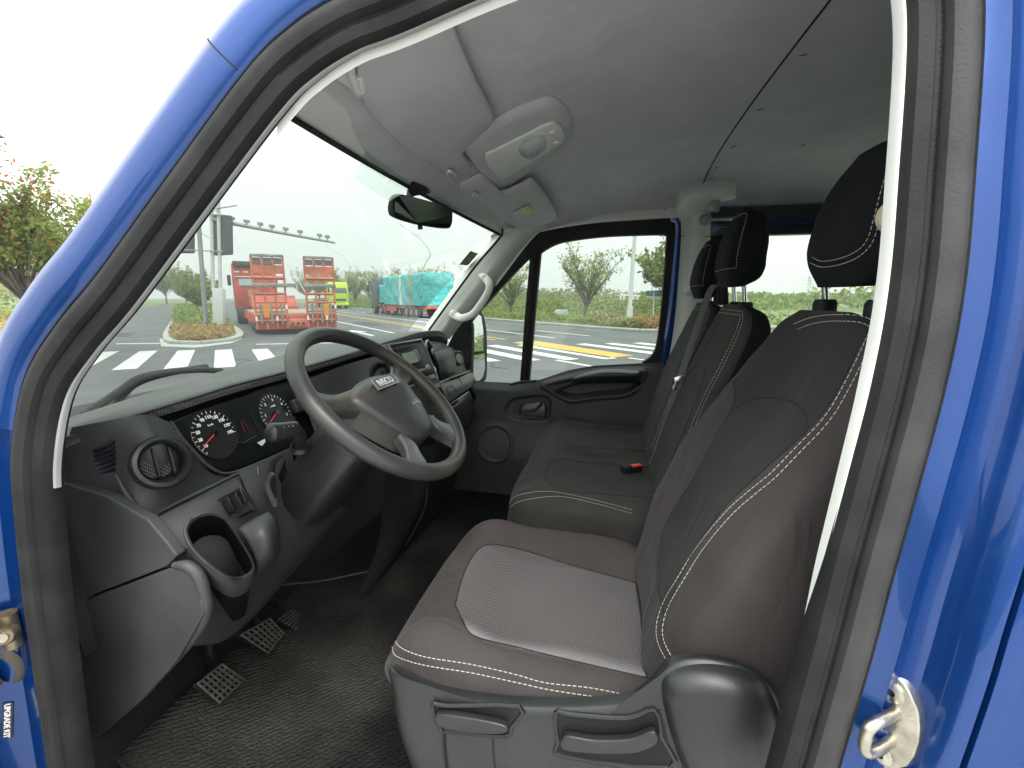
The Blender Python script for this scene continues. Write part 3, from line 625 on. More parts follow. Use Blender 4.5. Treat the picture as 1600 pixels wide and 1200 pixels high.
MB().tube([P(735, 560, X=1.05), P(715, 560, X=.9)], .025, 10).build('mirror_arm', M['dashd'], MIR)
# ---- roof console with map lamp
def HL(u, v, off=.02):
    z = 2.05
    for _ in range(30): p = P(u, v, Z=z-off); z = .5*z+.5*HZ(p.x, min(p.y, .55))
    return P(u, v, Z=z-off)
con = [HL(u, v, .004) for u, v in [(724, 236), (735, 222), (780, 187), (830, 163), (862, 157), (886, 176), (893, 205), (880, 228), (825, 268), (795, 291), (780, 294), (762, 282)]]
cl_ = cr(con, 4, True); c0 = sum(cl_, V())/len(cl_)
vs = []; rings = [(1.02, .005), (.985, -.002), (.94, -.007), (.87, -.010)]
for s_, dz in rings: vs += [c0.lerp(p, s_)+V((0, 0, dz)) for p in cl_]
nn_ = len(cl_); fs = grid_faces(len(rings), nn_, True)+[tuple((len(rings)-1)*nn_+k for k in range(nn_))]
rc = mk('roof_console', vs, fs, M['head'], VAN, sharp=0)
lamp = [HL(u, v, .017) for u, v in [(757, 243), (775, 231), (815, 211), (855, 191), (870, 190), (880, 199), (881, 213), (868, 226), (820, 256), (788, 276), (781, 276)]]
lp = MB().ext(cr(lamp, 3, True), (0, 0, -.008)).build('lamp_unit', M['trim'], rc, bevel=.003)
MB().ext(cr([HL(u, v, .026) for u, v in [(811, 236), (813, 226), (825, 216), (845, 210), (853, 218), (852, 232), (838, 242), (822, 246)]], 4, True), (0, 0, -.004)).build('lamp_lens', mat('lamp_lens', (.42, .45, .45), .25), rc, bevel=.003)
for u, v in [(863, 207), (869, 223)]:
    MB().lathe([(.0001, .004), (.009, .004), (.0105, .001), (.0105, -.01)], HL(u, v, .026), (0, 0, -1), 18).build('lamp_button', M['trim'], rc)
MB().tube([HL(u, v, .028) for u, v in [(823, 247), (832, 246), (842, 240), (849, 231)]], .004, 8, sm=4).build('lamp_switch', M['visor'], rc)
for u, v, l in [(1255, 86, 9), (1188, 171, 6), (1146, 229, 5), (1255, 227, 4), (1112, 279, 5), (1120, 262, 4)]:
    MB().tube([HL(u-l, v+2, .0005), HL(u, v, .001), HL(u+l, v-1, .0005)], [.0005, .0014, .0004], 5).build('lining_scuff', M['base'], VAN)
# ================================================================ seats
def dashes(mb, pts, on=.0055, off=.0028, r=.00062):
    """a row of stitches along a polyline"""
    ds = [0]
    for a, c in zip(pts, pts[1:]): ds.append(ds[-1]+(c-a).length)
    def at_(s):
        for i in range(len(ds)-1):
            if s <= ds[i+1]: return pts[i].lerp(pts[i+1], (s-ds[i])/max(1e-9, ds[i+1]-ds[i]))
        return pts[-1]
    s = 0
    while s+on < ds[-1]:
        a, c = at_(s), at_(s+on); d = (c-a).normalized(); u = V((-.8, -.4, .5)); n1 = d.cross(u).normalized()*r; n2 = d.cross(n1).normalized()*r
        mb.add([a+n1, a+n2, a-n1, a-n2, c+n1, c+n2, c-n1, c-n2], [(0,1,5,4),(1,2,6,5),(2,3,7,6),(3,0,4,7),(3,2,1,0),(4,5,6,7)]); s += on+off
def soft(tab, z, w=.007):
    return sum(interp(tab, z+k*w)*g for k, g in ((-2, 1), (-1, 2), (0, 3), (1, 2), (2, 1)))/9
class Shell:
    """upholstered back or headrest: rounded cross-sections stacked up a leaning line"""
    def __init__(s, cx, F, T, W, z0, z1, n=3.4, conc=None, lean=0, wrinkle=0, seed=1):
        s.__dict__.update(cx=cx, F=F, T=T, W=W, z0=z0, z1=z1, n=n, conc=conc or [(0, 0)], wr=wrinkle, seed=seed)
    def pt(s, ph, z, off=0):
        c, q = math.cos(ph), math.sin(ph); e = 2/s.n
        a = math.copysign(abs(c)**e, c); b_ = math.copysign(abs(q)**e, q)         # ph = -90 deg is the front
        w, t = soft(s.W, z), soft(s.T, z); y = soft(s.F, z, .012)-t/2-b_*t/2
        if b_ < 0: y -= interp(s.conc, z)*(1-abs(a)**1.6)*min(1, -b_*1.2)
        x = s.cx+a*(w+off)
        if s.wr: 
            k = math.sin(37*z+5*a+s.seed)*math.sin(23*z-9*y*7+s.seed*2); y += s.wr*k*(.5 if b_ < 0 else 1); x += s.wr*.7*k*abs(a)**3*math.copysign(1, a)
        return V((x, y+(-b_)*off, z))
    def build(s, name, mats, parent, pick, nz=56, na=112):
        vs = []; mi = []; zs = [s.z0+(s.z1-s.z0)*(1-(1-k/(nz-1))**1.35) for k in range(nz)]
        for z in zs: vs += [s.pt(2*math.pi*k/na-math.pi/2, z) for k in range(na)]
        fs = grid_faces(nz, na, True)
        for i in range(nz-1):
            for k in range(na):
                ph = 2*math.pi*(k+.5)/na-math.pi/2; c, q = math.cos(ph), math.sin(ph); e = 2/s.n
                mi.append(pick(math.copysign(abs(c)**e, c), math.copysign(abs(q)**e, q), (zs[i]+zs[i+1])/2))
        fs += [tuple(range(na-1, -1, -1)), tuple((nz-1)*na+k for k in range(na))]; mi += [mi[0], mi[-1]]
        return mk(name, vs, fs, mats, parent, mi=mi, sharp=60)
    def ph_of(s, a, front=True):
        c = abs(a)**(s.n/2); p = math.acos(max(-1, min(1, c))); p = p if a >= 0 else math.pi-p
        return -p if front else p
def cushion(name, cx, cy, hx, hy, ztop, zbot, mats, parent, pick, n=5, r=.045, na=180, nr=34, bulge=.012, wr=0, zb=None):
    vs = []; mi = []; fs = []
    def o(th, k):
        c, q = math.cos(th), math.sin(th); e = 2/n
        return cx+math.copysign(abs(c)**e, c)*(hx-r*(1-k)), cy+math.copysign(abs(q)**e, q)*(hy-r*(1-k))
    rings = [('t', (i+1)/nr) for i in range(nr)]+[('q', (i+1)/8) for i in range(8)]+[('s', (i+1)/8) for i in range(8)]
    vs.append(V((cx, cy, ztop(cx, cy))))
    for kind, k in rings:
        for j in range(na):
            th = 2*math.pi*j/na
            if kind == 't':
                x, y = o(th, 0); x = cx+(x-cx)*k; y = cy+(y-cy)*k; z = ztop(x, y)
            else:
                x0, y0_ = o(th, 0); x1, y1_ = o(th, 1); zt = ztop(x0, y0_)
                if kind == 'q':
                    f = k*math.pi/2; x = lerp(x0, x1, math.sin(f)); y = lerp(y0_, y1_, math.sin(f)); z = zt-r*(1-math.cos(f))
                else:
                    zb_ = zbot(x1, y1_) if callable(zbot) else zbot
                    bl_ = bulge*math.sin(math.pi*min(1, k*1.1)); x = x1+(x1-cx)/hx*bl_; y = y1_+(y1_-cy)/hy*bl_; z = lerp(zt-r, zb_, k)
                    if wr: x += wr*math.sin(60*z+14*y)*math.sin(21*y+2)*math.sin(math.pi*k)
            vs.append(V((x, y, z)))
    for j in range(na): fs.append((0, 1+j, 1+(j+1) % na)); mi.append(pick(cx, cy, 't'))
    for i in range(len(rings)-1):
        for j in range(na):
            f = (1+i*na+j, 1+i*na+(j+1) % na, 1+(i+1)*na+(j+1) % na, 1+(i+1)*na+j); fs.append(f)
            c = sum((vs[q] for q in f), V())/4; mi.append(pick(c.x, c.y, rings[i+1][0]))
    return mk(name, vs, fs, mats, parent, mi=mi, sharp=0), o
# ---------------------------------------------------------------- driver seat
DS = empty('driver_seat', (-.51, .1, .645), 'brown and charcoal cloth driver seat with dotted weave cushion, nearest the open door', 'car seat')
MS = [M['brown'], M['char'], M['weave'], M['blackcl']]
dF = [(.98, -.05), (1.08, -.072), (1.15, -.086), (1.28, -.142), (1.36, -.195), (1.44, -.25), (1.52, -.297), (1.61, -.338)]
dT = [(.98, .20), (1.05, .235), (1.2, .225), (1.35, .175), (1.5, .125), (1.558, .10), (1.588, .06), (1.598, .02)]
dW = [(.98, .235), (1.04, .256), (1.12, .268), (1.3, .272), (1.42, .262), (1.49, .238), (1.54, .208), (1.572, .17), (1.589, .125), (1.598, .06)]
dB = Shell(-.512, dF, dT, dW, 1.0, 1.598, 3.6, [(1.0, .03), (1.2, .05), (1.4, .028), (1.6, .008)], wrinkle=.0016)
lum = [(-.50, 1.02), (-.52, 1.30), (-.44, 1.375), (-.2, 1.40), (.1, 1.40), (.35, 1.385), (.47, 1.35), (.55, 1.30), (.50, 1.02)]
DARK = [(1146, 596), (1147, 628), (1120, 680), (1082, 750), (1050, 800), (1034, 836), (1028, 880), (1031, 930), (1038, 962), (1050, 932), (1082, 866), (1128, 798), (1185, 742), (1245, 688), (1290, 640), (1322, 585), (1340, 545), (1420, 500), (1420, 440), (1250, 470), (1200, 520)]
def dpick(a, b_, z):
    return 0 if b_ < (.8 if z < 1.45 else .2) else 3
def dpick2(c):
    return pip(topx(c), DARK)
def dpick_old(a, b_, z):
    if b_ > .2: return 3 if z > 1.3 else 0
    if z > 1.435: return 1 if abs(a) < .93 or z > 1.5 else 0
    return 1 if abs(a) < interp([(1.0, .42), (1.2, .50), (1.35, .64), (1.435, .82)], z) and b_ < 0 else 0
bo = dB.build('backrest', MS, DS, dpick, nz=130, na=260)
for p_ in bo.data.polygons:
    if p_.material_index == 0 and p_.center.y > interp(dF, p_.center.z)-.09 and dpick2(p_.center): p_.material_index = 1
onB = On(bo)
st_ = MB()
zz = [1.045+k*(1.566-1.045)/60 for k in range(61)]
def step_out(sh, z, a, d):
    p = sh.ph_of(a); q0 = sh.pt(p, z, .0012)
    for _ in range(200):
        p -= .004
        if (sh.pt(p, z, .0012)-q0).length >= d: break
    return sh.pt(p, z, .0012)
NS = [(1049, 1024), (1039, 1004), (1036, 985), (1040, 962), (1050, 938), (1070, 905), (1094, 866), (1120, 832), (1150, 799), (1180, 773), (1212, 747), (1250, 708), (1284, 673), (1306, 645), (1326, 610), (1345, 573), (1360, 540), (1369, 517), (1362, 502), (1340, 494), (1300, 492), (1266, 497), (1240, 507)]
for px_ in (NS, shift(NS, -10)): dashes(st_, onB.line(px_))
for d_ in ():
    pts = [step_out(dB, z, interp([(1.0, -.90), (1.3, -.88), (1.5, -.86), (1.58, -.84)], z), d_) if d_ else dB.pt(dB.ph_of(interp([(1.0, -.90), (1.3, -.88), (1.5, -.86), (1.58, -.84)], z)), z, .0012) for z in zz]
    tp = [dB.pt(dB.ph_of(lerp(-.84, .9, k/30)), (1.566 if not d_ else 1.576), .0012) for k in range(31)]
    dashes(st_, pts[5:]+tp)
o9 = st_.build('stitching', M['thread'], bo); o9['kind'] = 'stuff'
sm_ = MB()
for px_ in (DARK[:9], DARK[8:17], [(1150, 640), (1157, 632), (1170, 626), (1190, 621), (1215, 621), (1235, 627), (1252, 638), (1260, 650), (1262, 668), (1255, 682)], [(1146, 602), (1150, 596), (1160, 588)]):
    q_ = onB.line(px_, -.0004)
    if len(q_) > 2: sm_.tube(q_, .0017, 6)
sm_.build('seam', M['seam'], bo)
for q in (-.42, -.6):
    MB().lathe([(.0001, .012), (.016, .012), (.02, .006), (.02, -.02)], (q, -.385, 1.605), (0, 0, 1), 20, sx=.7).build('post_collar', M['dashd'], DS)
# cushion
ins = [P(u, v, Z=1.0) for u, v in [(711, 945), (722, 968), (741, 994), (810, 1012), (887, 1031), (1015, 1061), (1041, 1046), (1030, 990), (1010, 915), (994, 911), (887, 881), (790, 853), (765, 851), (748, 858), (732, 880), (720, 910)]]
INS = [(p.x, p.y) for p in ins]
def dz(x, y):
    a = (x+.52)/.265; f = (y-.11)/.27
    return 1.0+(.055+(.022*sstep(-.4, .5, f) if a < 0 else 0))*sstep(.45, .95, abs(a))+.030*sstep(.2, .62, f)-.05*sstep(.62, 1.0, f)**1.5-.008*sstep(-.2, -.9, f)+.0015*math.sin(25*x)*math.sin(31*y)
def dcp(x, y, k):
    return 0
dzb = lambda x, y: .945+.03*sstep(.1, -.1, y) if x < -.5 else .93
cu, oo = cushion('seat_cushion', -.525, .105, .262, .275, dz, dzb, MS, DS, dcp, n=4.2, r=.05, na=260, nr=60, wr=.004)
IPX = [(711, 945), (722, 968), (741, 994), (810, 1012), (887, 1031), (1015, 1060), (1030, 1058), (1040, 1045), (1032, 990), (1012, 920), (994, 911), (940, 896), (887, 881), (830, 863), (790, 853), (765, 851), (748, 858), (732, 880), (720, 910)]
IPL = [(p.x, p.y) for p in cr([V((u, v, 0)) for u, v in IPX], 4, True)]
for p_ in cu.data.polygons:
    if p_.normal.z > .3 and pip(topx(p_.center), IPL): p_.material_index = 2
onC0 = On(cu); sm_ = MB(); q_ = onC0.line(IPX+[IPX[0]], -.0003); sm_.tube(q_, .0020, 6, closed=True)
sm_.tube(onC0.line([(994, 911), (1003, 975), (1011, 1058)], -.0003), .0028, 6)
sm_.build('seam', M['seam'], cu)
st_ = MB(); onC = On(cu)
for px_ in ([(634, 968), (622, 980), (616, 993), (626, 1011), (664, 1026), (735, 1038), (805, 1054), (852, 1067), (922, 1075), (988, 1088)], [(612, 1002), (620, 1025), (664, 1039), (735, 1051), (805, 1066), (860, 1078), (931, 1089)]): dashes(st_, onC.line(px_))
o9 = st_.build('stitching', M['thread'], cu); o9['kind'] = 'stuff'
# plastic base with levers and recliner cover
def B3(u, v, x=-.80): return P(u, v, X=x)
bl = [(607, 1046), (640, 1062), (700, 1083), (812, 1098), (925, 1098), (990, 1088), (1020, 1066), (1049, 1036), (1094, 1030), (1150, 1040), (1190, 1060), (1214, 1092), (1222, 1130), (1212, 1190), (1190, 1260), (1000, 1330), (760, 1330), (668, 1250), (640, 1196), (622, 1144), (611, 1080)]
lp_ = cr([B3(u, v) for u, v in bl], 5, True); c0 = sum(lp_, V())/len(lp_); nb = len(lp_)
rg = [(.985, .012), (1.0, .004), (.985, .0), (.955, -.004), (.90, -.008), (.5, -.012)]
vs = []
for s_, dx in rg: vs += [c0.lerp(p, s_)+V((dx, 0, 0)) for p in lp_]
mk('seat_base', vs, grid_faces(len(rg), nb, True)+[tuple((len(rg)-1)*nb+k for k in range(nb))], M['base'], DS, sharp=50)
hump = [(1030, 1062), (1049, 1040), (1094, 1034), (1150, 1043), (1188, 1063), (1210, 1094), (1217, 1130), (1205, 1190), (1180, 1250), (1090, 1240), (1060, 1180), (1040, 1120)]
lp_ = cr([B3(u, v, -.80) for u, v in hump], 5, True); c0 = sum(lp_, V())/len(lp_); nb = len(lp_); vs = []
for s_, dx in [(1.0, .0), (.97, -.012), (.90, -.024), (.75, -.032), (.4, -.036)]: vs += [c0.lerp(p, s_)+V((dx, 0, 0)) for p in lp_]
mk('recliner_cover', vs, grid_faces(5, nb, True)+[tuple(4*nb+k for k in range(nb))], M['base'], DS, sharp=0)
for rec, lev in (([(676, 1101), (700, 1103), (812, 1104), (800, 1135), (788, 1149), (705, 1142), (690, 1140)], [(688, 1107), (786, 1122), (784, 1137), (700, 1130)]),
                 ([(869, 1113), (890, 1116), (980, 1122), (1022, 1108), (1033, 1150), (1045, 1200), (880, 1180), (872, 1160)], [(884, 1140), (930, 1146), (985, 1144), (1020, 1132), (1025, 1152), (990, 1166), (930, 1167), (880, 1160)])):
    rl = cr([B3(u, v, -.813) for u, v in rec], 3, True)
    ro = MB().tube(rl, .0035, 8, closed=True).build('lever_bezel', M['base'], DS)
    sheet('lever_recess', rl, M['dashd'], ro)
    MB().ext(cr([B3(u, v, -.815) for u, v in lev], 4, True), (-.012, 0, 0)).build('lever', M['base'], DS, bevel=.005, seg=3)
for pts in ([(692, 1145), (694, 1180), (700, 1230)], [(770, 1150), (772, 1190), (780, 1240)], [(1030, 1110), (1042, 1160), (1046, 1240)]):
    MB().tube([B3(u, v, -.8125) for u, v in pts], .0018, 6, sm=4).build('base_groove', M['seam'], DS)
MB().box((-.53, .08, .76), (.42, .46, .24)).build('seat_pedestal', M['dashd'], DS, bevel=.02)
# headrest
hF = [(1.64, -.358), (1.67, -.342), (1.70, -.336), (1.76, -.345), (1.82, -.366), (1.845, -.385)]
hT = [(1.637, .03), (1.65, .085), (1.685, .112), (1.75, .108), (1.81, .085), (1.835, .05), (1.846, .02)]
hW = [(1.637, .075), (1.649, .105), (1.668, .123), (1.70, .133), (1.76, .129), (1.805, .112), (1.834, .078), (1.846, .035)]
hB = Shell(-.512, hF, hT, hW, 1.638, 1.846, 3.2, [(1.6, 0), (1.74, .006), (1.87, 0)])
ho = hB.build('headrest', [M['blackcl']], DS, lambda *a: 0, 50, 96)
st_ = MB(); onH = On(ho)
HS = [(1270, 402), (1285, 408), (1312, 404), (1338, 393), (1356, 374), (1367, 338), (1379, 292), (1390, 262), (1406, 236)]
for px_ in (HS, shift(HS, 9)): dashes(st_, onH.line(px_), .005, .003)
o9 = st_.build('stitching', M['thread'], ho); o9['kind'] = 'stuff'
for q in (-.42, -.6): MB().tube([V((q, -.388, 1.6)), V((q+.002, -.378, 1.66))], .006, 12).build('headrest_post', M['chrome'], DS)
# ---------------------------------------------------------------- double passenger bench
PB = empty('passenger_bench', (.28, .05, .645), 'double charcoal cloth passenger bench beyond the driver seat, two headrests and a lap belt', 'car seat')
bF = [(1.0, -.13), (1.08, -.155), (1.2, -.185), (1.36, -.235), (1.5, -.295), (1.6, -.335)]
bT = [(1.0, .10), (1.1, .13), (1.4, .115), (1.54, .10), (1.585, .07), (1.6, .02)]
bench_backs = []
for cx, hw in ((.062, .205), (.50, .225)):
    W_ = [(1.0, hw-.01), (1.2, hw), (1.45, hw-.008), (1.53, hw-.022), (1.57, hw-.045), (1.59, hw-.075), (1.6, hw-.13)]
    sh = Shell(cx, bF, bT, W_, 1.0, 1.6, 4.2, [(1.0, .012), (1.3, .018), (1.6, .005)], wrinkle=.001, seed=cx*9)
    o_ = sh.build('backrest', [M['bench'], M['brown'], M['blackcl']], PB, lambda a, b_, z: 2 if b_ > -.2 else 0, 50, 120)
    st_ = MB()
    for a_ in (-.86, -.93):
        dashes(st_, [sh.pt(sh.ph_of(a_), z, .001) for z in [1.08+k*.49/40 for k in range(41)]]+[sh.pt(sh.ph_of(lerp(a_, .9, k/20)), 1.575 if a_ > -.9 else 1.585, .001) for k in range(21)])
    o9 = st_.build('stitching', M['thread'], o_); o9['kind'] = 'stuff'
    sm_ = MB()
    sm_.tube([sh.pt(sh.ph_of(a), z, -.0005) for a, z in [(p.x, p.y) for p in cr([V((a, z, 0)) for a, z in [(-.6, 1.06), (-.62, 1.32), (-.45, 1.40), (0, 1.415), (.45, 1.40), (.62, 1.32), (.6, 1.06)]], 6)]], .002, 6)
    sm_.build('seam', M['seam'], o_)
    dzh = .012 if cx < .3 else -.022; sh2 = lambda tb, f=1, o=0: [(z+dzh, v_*f+o) for z, v_ in tb]
    hs = Shell(cx, sh2(hF, 1, .044), sh2(hT, .95), sh2(hW, .94), 1.638+dzh, 1.846+dzh, 3.2, [(1.6, 0), (1.74, .006), (1.87, 0)])
    h_ = hs.build('headrest', [M['blackcl']], PB, lambda *a: 0, 40, 80)
    st_ = MB()
    dashes(st_, [hs.pt(hs.ph_of(lerp(.9, -.9, k/20)), 1.684+dzh, .001) for k in range(21)]+[hs.pt(hs.ph_of(-.93), z, .001) for z in [1.684+dzh+k*(1.822-1.684)/24 for k in range(25)]]+[hs.pt(hs.ph_of(lerp(-.9, .9, k/10)), 1.826+dzh, .001) for k in range(11)], .005, .003, .0006)
    o9 = st_.build('stitching', M['thread'], h_); o9['kind'] = 'stuff'
    for q in (cx-.055, cx+.055):
        MB().tube([V((q, -.362, 1.585)), V((q, -.352, 1.66))], .0065, 12).build('headrest_post', M['chrome'], PB)
        MB().lathe([(.0001, .010), (.014, .010), (.018, .005), (.018, -.02)], (q, -.362, 1.598), (0, 0, 1), 18).build('post_collar', M['dashd'], PB)
def pz(x, y):
    f = (y-.045)/.25; g = abs(x-.28)
    return 1.045+.012*sstep(.3, .44, abs(x-.285))-.012*(1-sstep(.0, .03, abs(x-.285)))+.014*sstep(.1, .6, f)-.05*sstep(.55, 1, f)**1.5-.01*math.cos((x-.06)*14)*0
pc, po = cushion('seat_cushion', .285, .045, .455, .25, pz, .80, [M['bench'], M['brown']], PB, lambda x, y, k: 0, n=6, r=.05, na=240, nr=44, bulge=.008)
st_ = MB(); onP = On(pc)
for px_ in ([(795, 790), (800, 780), (814, 773), (857, 768), (922, 780), (988, 797)], [(799, 792), (806, 786), (828, 780), (875, 776), (931, 787), (990, 803)]): dashes(st_, onP.line(px_))
o9 = st_.build('stitching', M['thread'], pc); o9['kind'] = 'stuff'
sm_ = MB()
for cx in (.06, .50):
    l_ = cr([V((cx+a, y, 0)) for a, y in [(-.13, -.2), (-.135, .1), (-.10, .17), (0, .19), (.10, .17), (.135, .1), (.13, -.2)]], 6)
    sm_.tube([V((p.x, p.y, pz(p.x, p.y)-.0004)) for p in l_], .002, 6)
sm_.build('seam', M['seam'], pc)
MB().box((.285, .02, .73), (.84, .42, .17)).build('bench_base', M['dashd'], PB, bevel=.02)
# belt across the outer place and its buckle
bpt = [V((.24, -.345, 1.655)), V((.24, -.325, 1.60)), V((.235, -.30, 1.55)), V((.245, -.225, 1.38)), V((.255, -.165, 1.2)), V((.262, -.125, 1.08)), V((.27, -.11, 1.06))]
bpt = [P(u, v, X=x) for u, v, x in [(1116, 445, .25), (1108, 458, .245), (1097, 490, .235), (1081, 535, .23), (1060, 600, .225), (1038, 665, .23), (1022, 715, .24), (1016, 728, .25)]]
MB().tube(bpt, .021, 8, sm=5, asp=.07, up=(-.35, 1, .3)).build('seat_belt', M['belt'], PB)
bt = MB().ext(cr([P(u, v, X=.205) for u, v in [(1052, 590), (1069, 586), (1069, 592), (1060, 596), (1055, 610), (1049, 608), (1053, 597)]], 2, True), (-.004, -.004, 0)).build('belt_tongue', M['chrome'], PB, bevel=.001)
bk = onP(992, 737, 0) or V((.1, -.15, 1.05))
MB().box(bk+V((0, .012, .008)), (.03, .07, .028), Matrix.Rotation(.5, 3, 'Z')).build('buckle', M['dashd'], PB, bevel=.004)
MB().box(bk+V((-.004, -.004, .024)), (.02, .035, .006), Matrix.Rotation(.5, 3, 'Z')).build('buckle_button', M['red'], PB, bevel=.002)
MB().tube([V((.24, -.36, 1.60)), V((.23, -.35, 1.655)), V((.27, -.35, 1.665)), V((.30, -.36, 1.60))], .012, 8, sm=4).build('belt_outlet', M['dashd'], PB)
# ================================================================ dashboard
DB = empty('dashboard', (0, .95, 1.0), 'dark grey plastic dashboard with gauges, round vents and radio under the windscreen', 'dashboard')
LIP = [(-.80, .95, 1.372), (-.745, .90, 1.392), (-.69, .872, 1.404), (-.6, .862, 1.412), (-.47, .86, 1.42), (-.29, .86, 1.423), (-.1, .84, 1.434), (.05, .80, 1.452), (.18, .755, 1.47), (.30, .73, 1.482), (.42, .718, 1.482), (.52, .716, 1.472), (.60, .722, 1.448), (.645, .735, 1.425), (.69, .79, 1.405), (.80, .86, 1.385)]
FAR = [(-.8, 1.372), (-.71, 1.392), (-.5, 1.412), (-.3, 1.427), (-.1, 1.438), (.2, 1.448), (.5, 1.45), (.8, 1.41)]
lip = [V(p) for p in LIP]
far2 = [V((p.x*1.07, 1.37-.22*(p.x/.8)**2, 1.332)) for p in lip]; far = [V((p.x*1.02, 1.03-.04*(p.x/.8)**2, interp(FAR, p.x))) for p in lip]
midr = [p.lerp(q, .4)+V((0, 0, .008)) for p, q in zip(lip, far)]
u1 = [p+V((0, -.001, -.004)) for p in lip]; u2 = [p+V((0, .006, -.021)) for p in lip]; u3 = [p+V((0, .05, -.030)) for p in lip]
patch('dash_pad', [far2, far, midr, [p+V((0, .012, .004)) for p in lip], lip, u1], M['pad'], DB, n=5)
LT = weave('lip_texture', (.05, .053, .05), (.13, .13, .125), .006, .6)
patch('hood_lip', [[p+V((0, 0, -.0015)) for p in u1], u2, u3], LT, DB, n=5)
patch('hood_backing', [u3, [V((p.x, max(p.y+.05, .86), 1.30)) for p in lip], [V((p.x, max(p.y+.03, .83), 1.10)) for p in lip], [V((p.x, .95, .95)) for p in lip]], M['dashd'], DB, n=4)
# gauge cluster
CN = V((0, -.923, .385)); CP = (V((0, .862, 1.365)), CN)
def G(u, v, o=0): return P(u, v, pl=(CP[0]+CN*o, CN))
clp = cr([G(*q) for q in [(268, 660), (284, 682), (302, 702), (327, 724), (357, 736), (405, 719), (455, 698), (500, 684), (520, 640), (500, 590), (440, 596), (380, 618), (320, 638)]], 3, True)
cl = MB().ext(clp, -CN*.02).build('gauge_panel', M['lens'], DB, bevel=.003)
MB().tube([G(u, v, .004) for u, v in [(266, 658), (284, 684), (302, 705), (327, 729), (357, 740), (405, 723), (455, 701)]], .0035, 8, sm=4).build('panel_bezel', M['dash'], DB)
ex, ey = V((1, 0, 0)), V((0, .385, .923))
def gauge(c, r, labs, nt, a0, a1, need, sub, nd):
    o_ = MB().lathe([(.0001, .0015), (r*.99, .0015), (r*1.0, .004), (r*1.05, .004), (r*1.06, -.002)], c, CN, 48).build('gauge_dial', mat('dial_black', (.008, .008, .009), .35), cl)
    tk = MB()
    for k in range(nt):
        a = math.radians(lerp(a0, a1, k/(nt-1))); d = ex*math.cos(a)+ey*math.sin(a); big = k % 2 == 1
        tk.tube([c+d*r*(.84 if big else .88)+CN*.003, c+d*r*.96+CN*.003], .0008 if big else .0006, 5)
    tk.tube([c+(ex*math.cos(a)+ey*math.sin(a))*r*.99+CN*.003 for a in [math.radians(lerp(a0+3, a0-60, k/14)) for k in range(15)]], .0006, 5)
    tk = tk.build('tick_marks', M['white'], cl); tk['kind'] = 'stuff'
    for s_, f in labs:
        a = math.radians(lerp(a0, a1, f)); text('dial_number', s_, c+(ex*math.cos(a)+ey*math.sin(a))*r*.70+CN*.003, ex, ey, r*.19, M['white'], cl, bold=.0003)
    text('dial_unit', sub, c+ey*r*.38+CN*.003, ex, ey, r*.13, M['white'], cl)
    d = (G(nd[2], nd[3])-G(nd[0], nd[1])).normalized()
    MB().tube([c-d*r*.05+CN*.006, c+d*r*.82+CN*.006], [.0016, .0006], 6).build('needle', M['red'], cl)
    MB().lathe([(.0001, .009), (r*.10, .009), (r*.12, .003)], c, CN, 20).build('needle_hub', M['gloss'], cl)
g1, g2 = G(334, 678), G(430, 646); r1_ = (G(370, 684)-G(297, 676)).length*.5
gauge(g1, r1_, [(str(10+20*k), (1+2*k)/19) for k in range(10)], 20, 222, -12, None, 'km/h', (340, 676, 318, 700))
gauge(g2, r1_*.95, [(str(k), k/5) for k in range(6)], 21, 225, -20, None, 'x1000', (434, 646, 421, 664))
MB().tube([G(u, v, .003) for u, v in [(389, 640), (412, 684)]], .0012, 5).build('cluster_rib', M['base'], cl)
MB().tube([G(u, v, .003) for u, v in [(362, 689), (380, 692), (400, 681)]], .001, 5).build('cluster_rib', M['base'], cl)
MB().tube([G(u, v, .002) for u, v in [(376, 658), (381, 657), (390, 674), (384, 676)]], .0005, 4, closed=True).build('warning_lamp', mat('dim_red', (.25, .02, .015), .5), cl)
MB().ext([G(u, v, .006) for u, v in [(401, 692), (413, 686), (414, 690), (409, 697)]], CN*.002).build('reflection_wedge', mat('reflection_white', (.7, .72, .68), .4), cl)  # small white wedge imitating a reflection on the gauge panel
MB().ext([G(u, v, .003) for u, v in [(449, 628), (472, 622), (475, 645), (458, 648)]], CN*.02).build('cluster_end', M['base'], cl, bevel=.004)
# left corner face with vent and demister slots
LF = [[(112, 668, -.775), (170, 657, -.745), (228, 648, -.70), (264, 659, -.655)], [(101, 705, -.775), (170, 700, -.745), (250, 700, -.705), (304, 708, -.62)],
      [(92, 730, -.775), (170, 742, -.75), (250, 760, -.71), (330, 738, -.595)], [(87, 747, -.775), (169, 773, -.755), (234, 808, -.735), (360, 746, -.565)]]
lf = [[P(u, v, X=x) for u, v, x in r] for r in LF]
patch('corner_panel', lf, M['dash'], DB, n=8, sharp=0)
def bilin(rows, s, t):
    rr = [cr(r, 16) for r in rows]; c_ = cr([r[int(s*(len(r)-1))] for r in rr], 16); return c_[int(t*(len(c_)-1))]
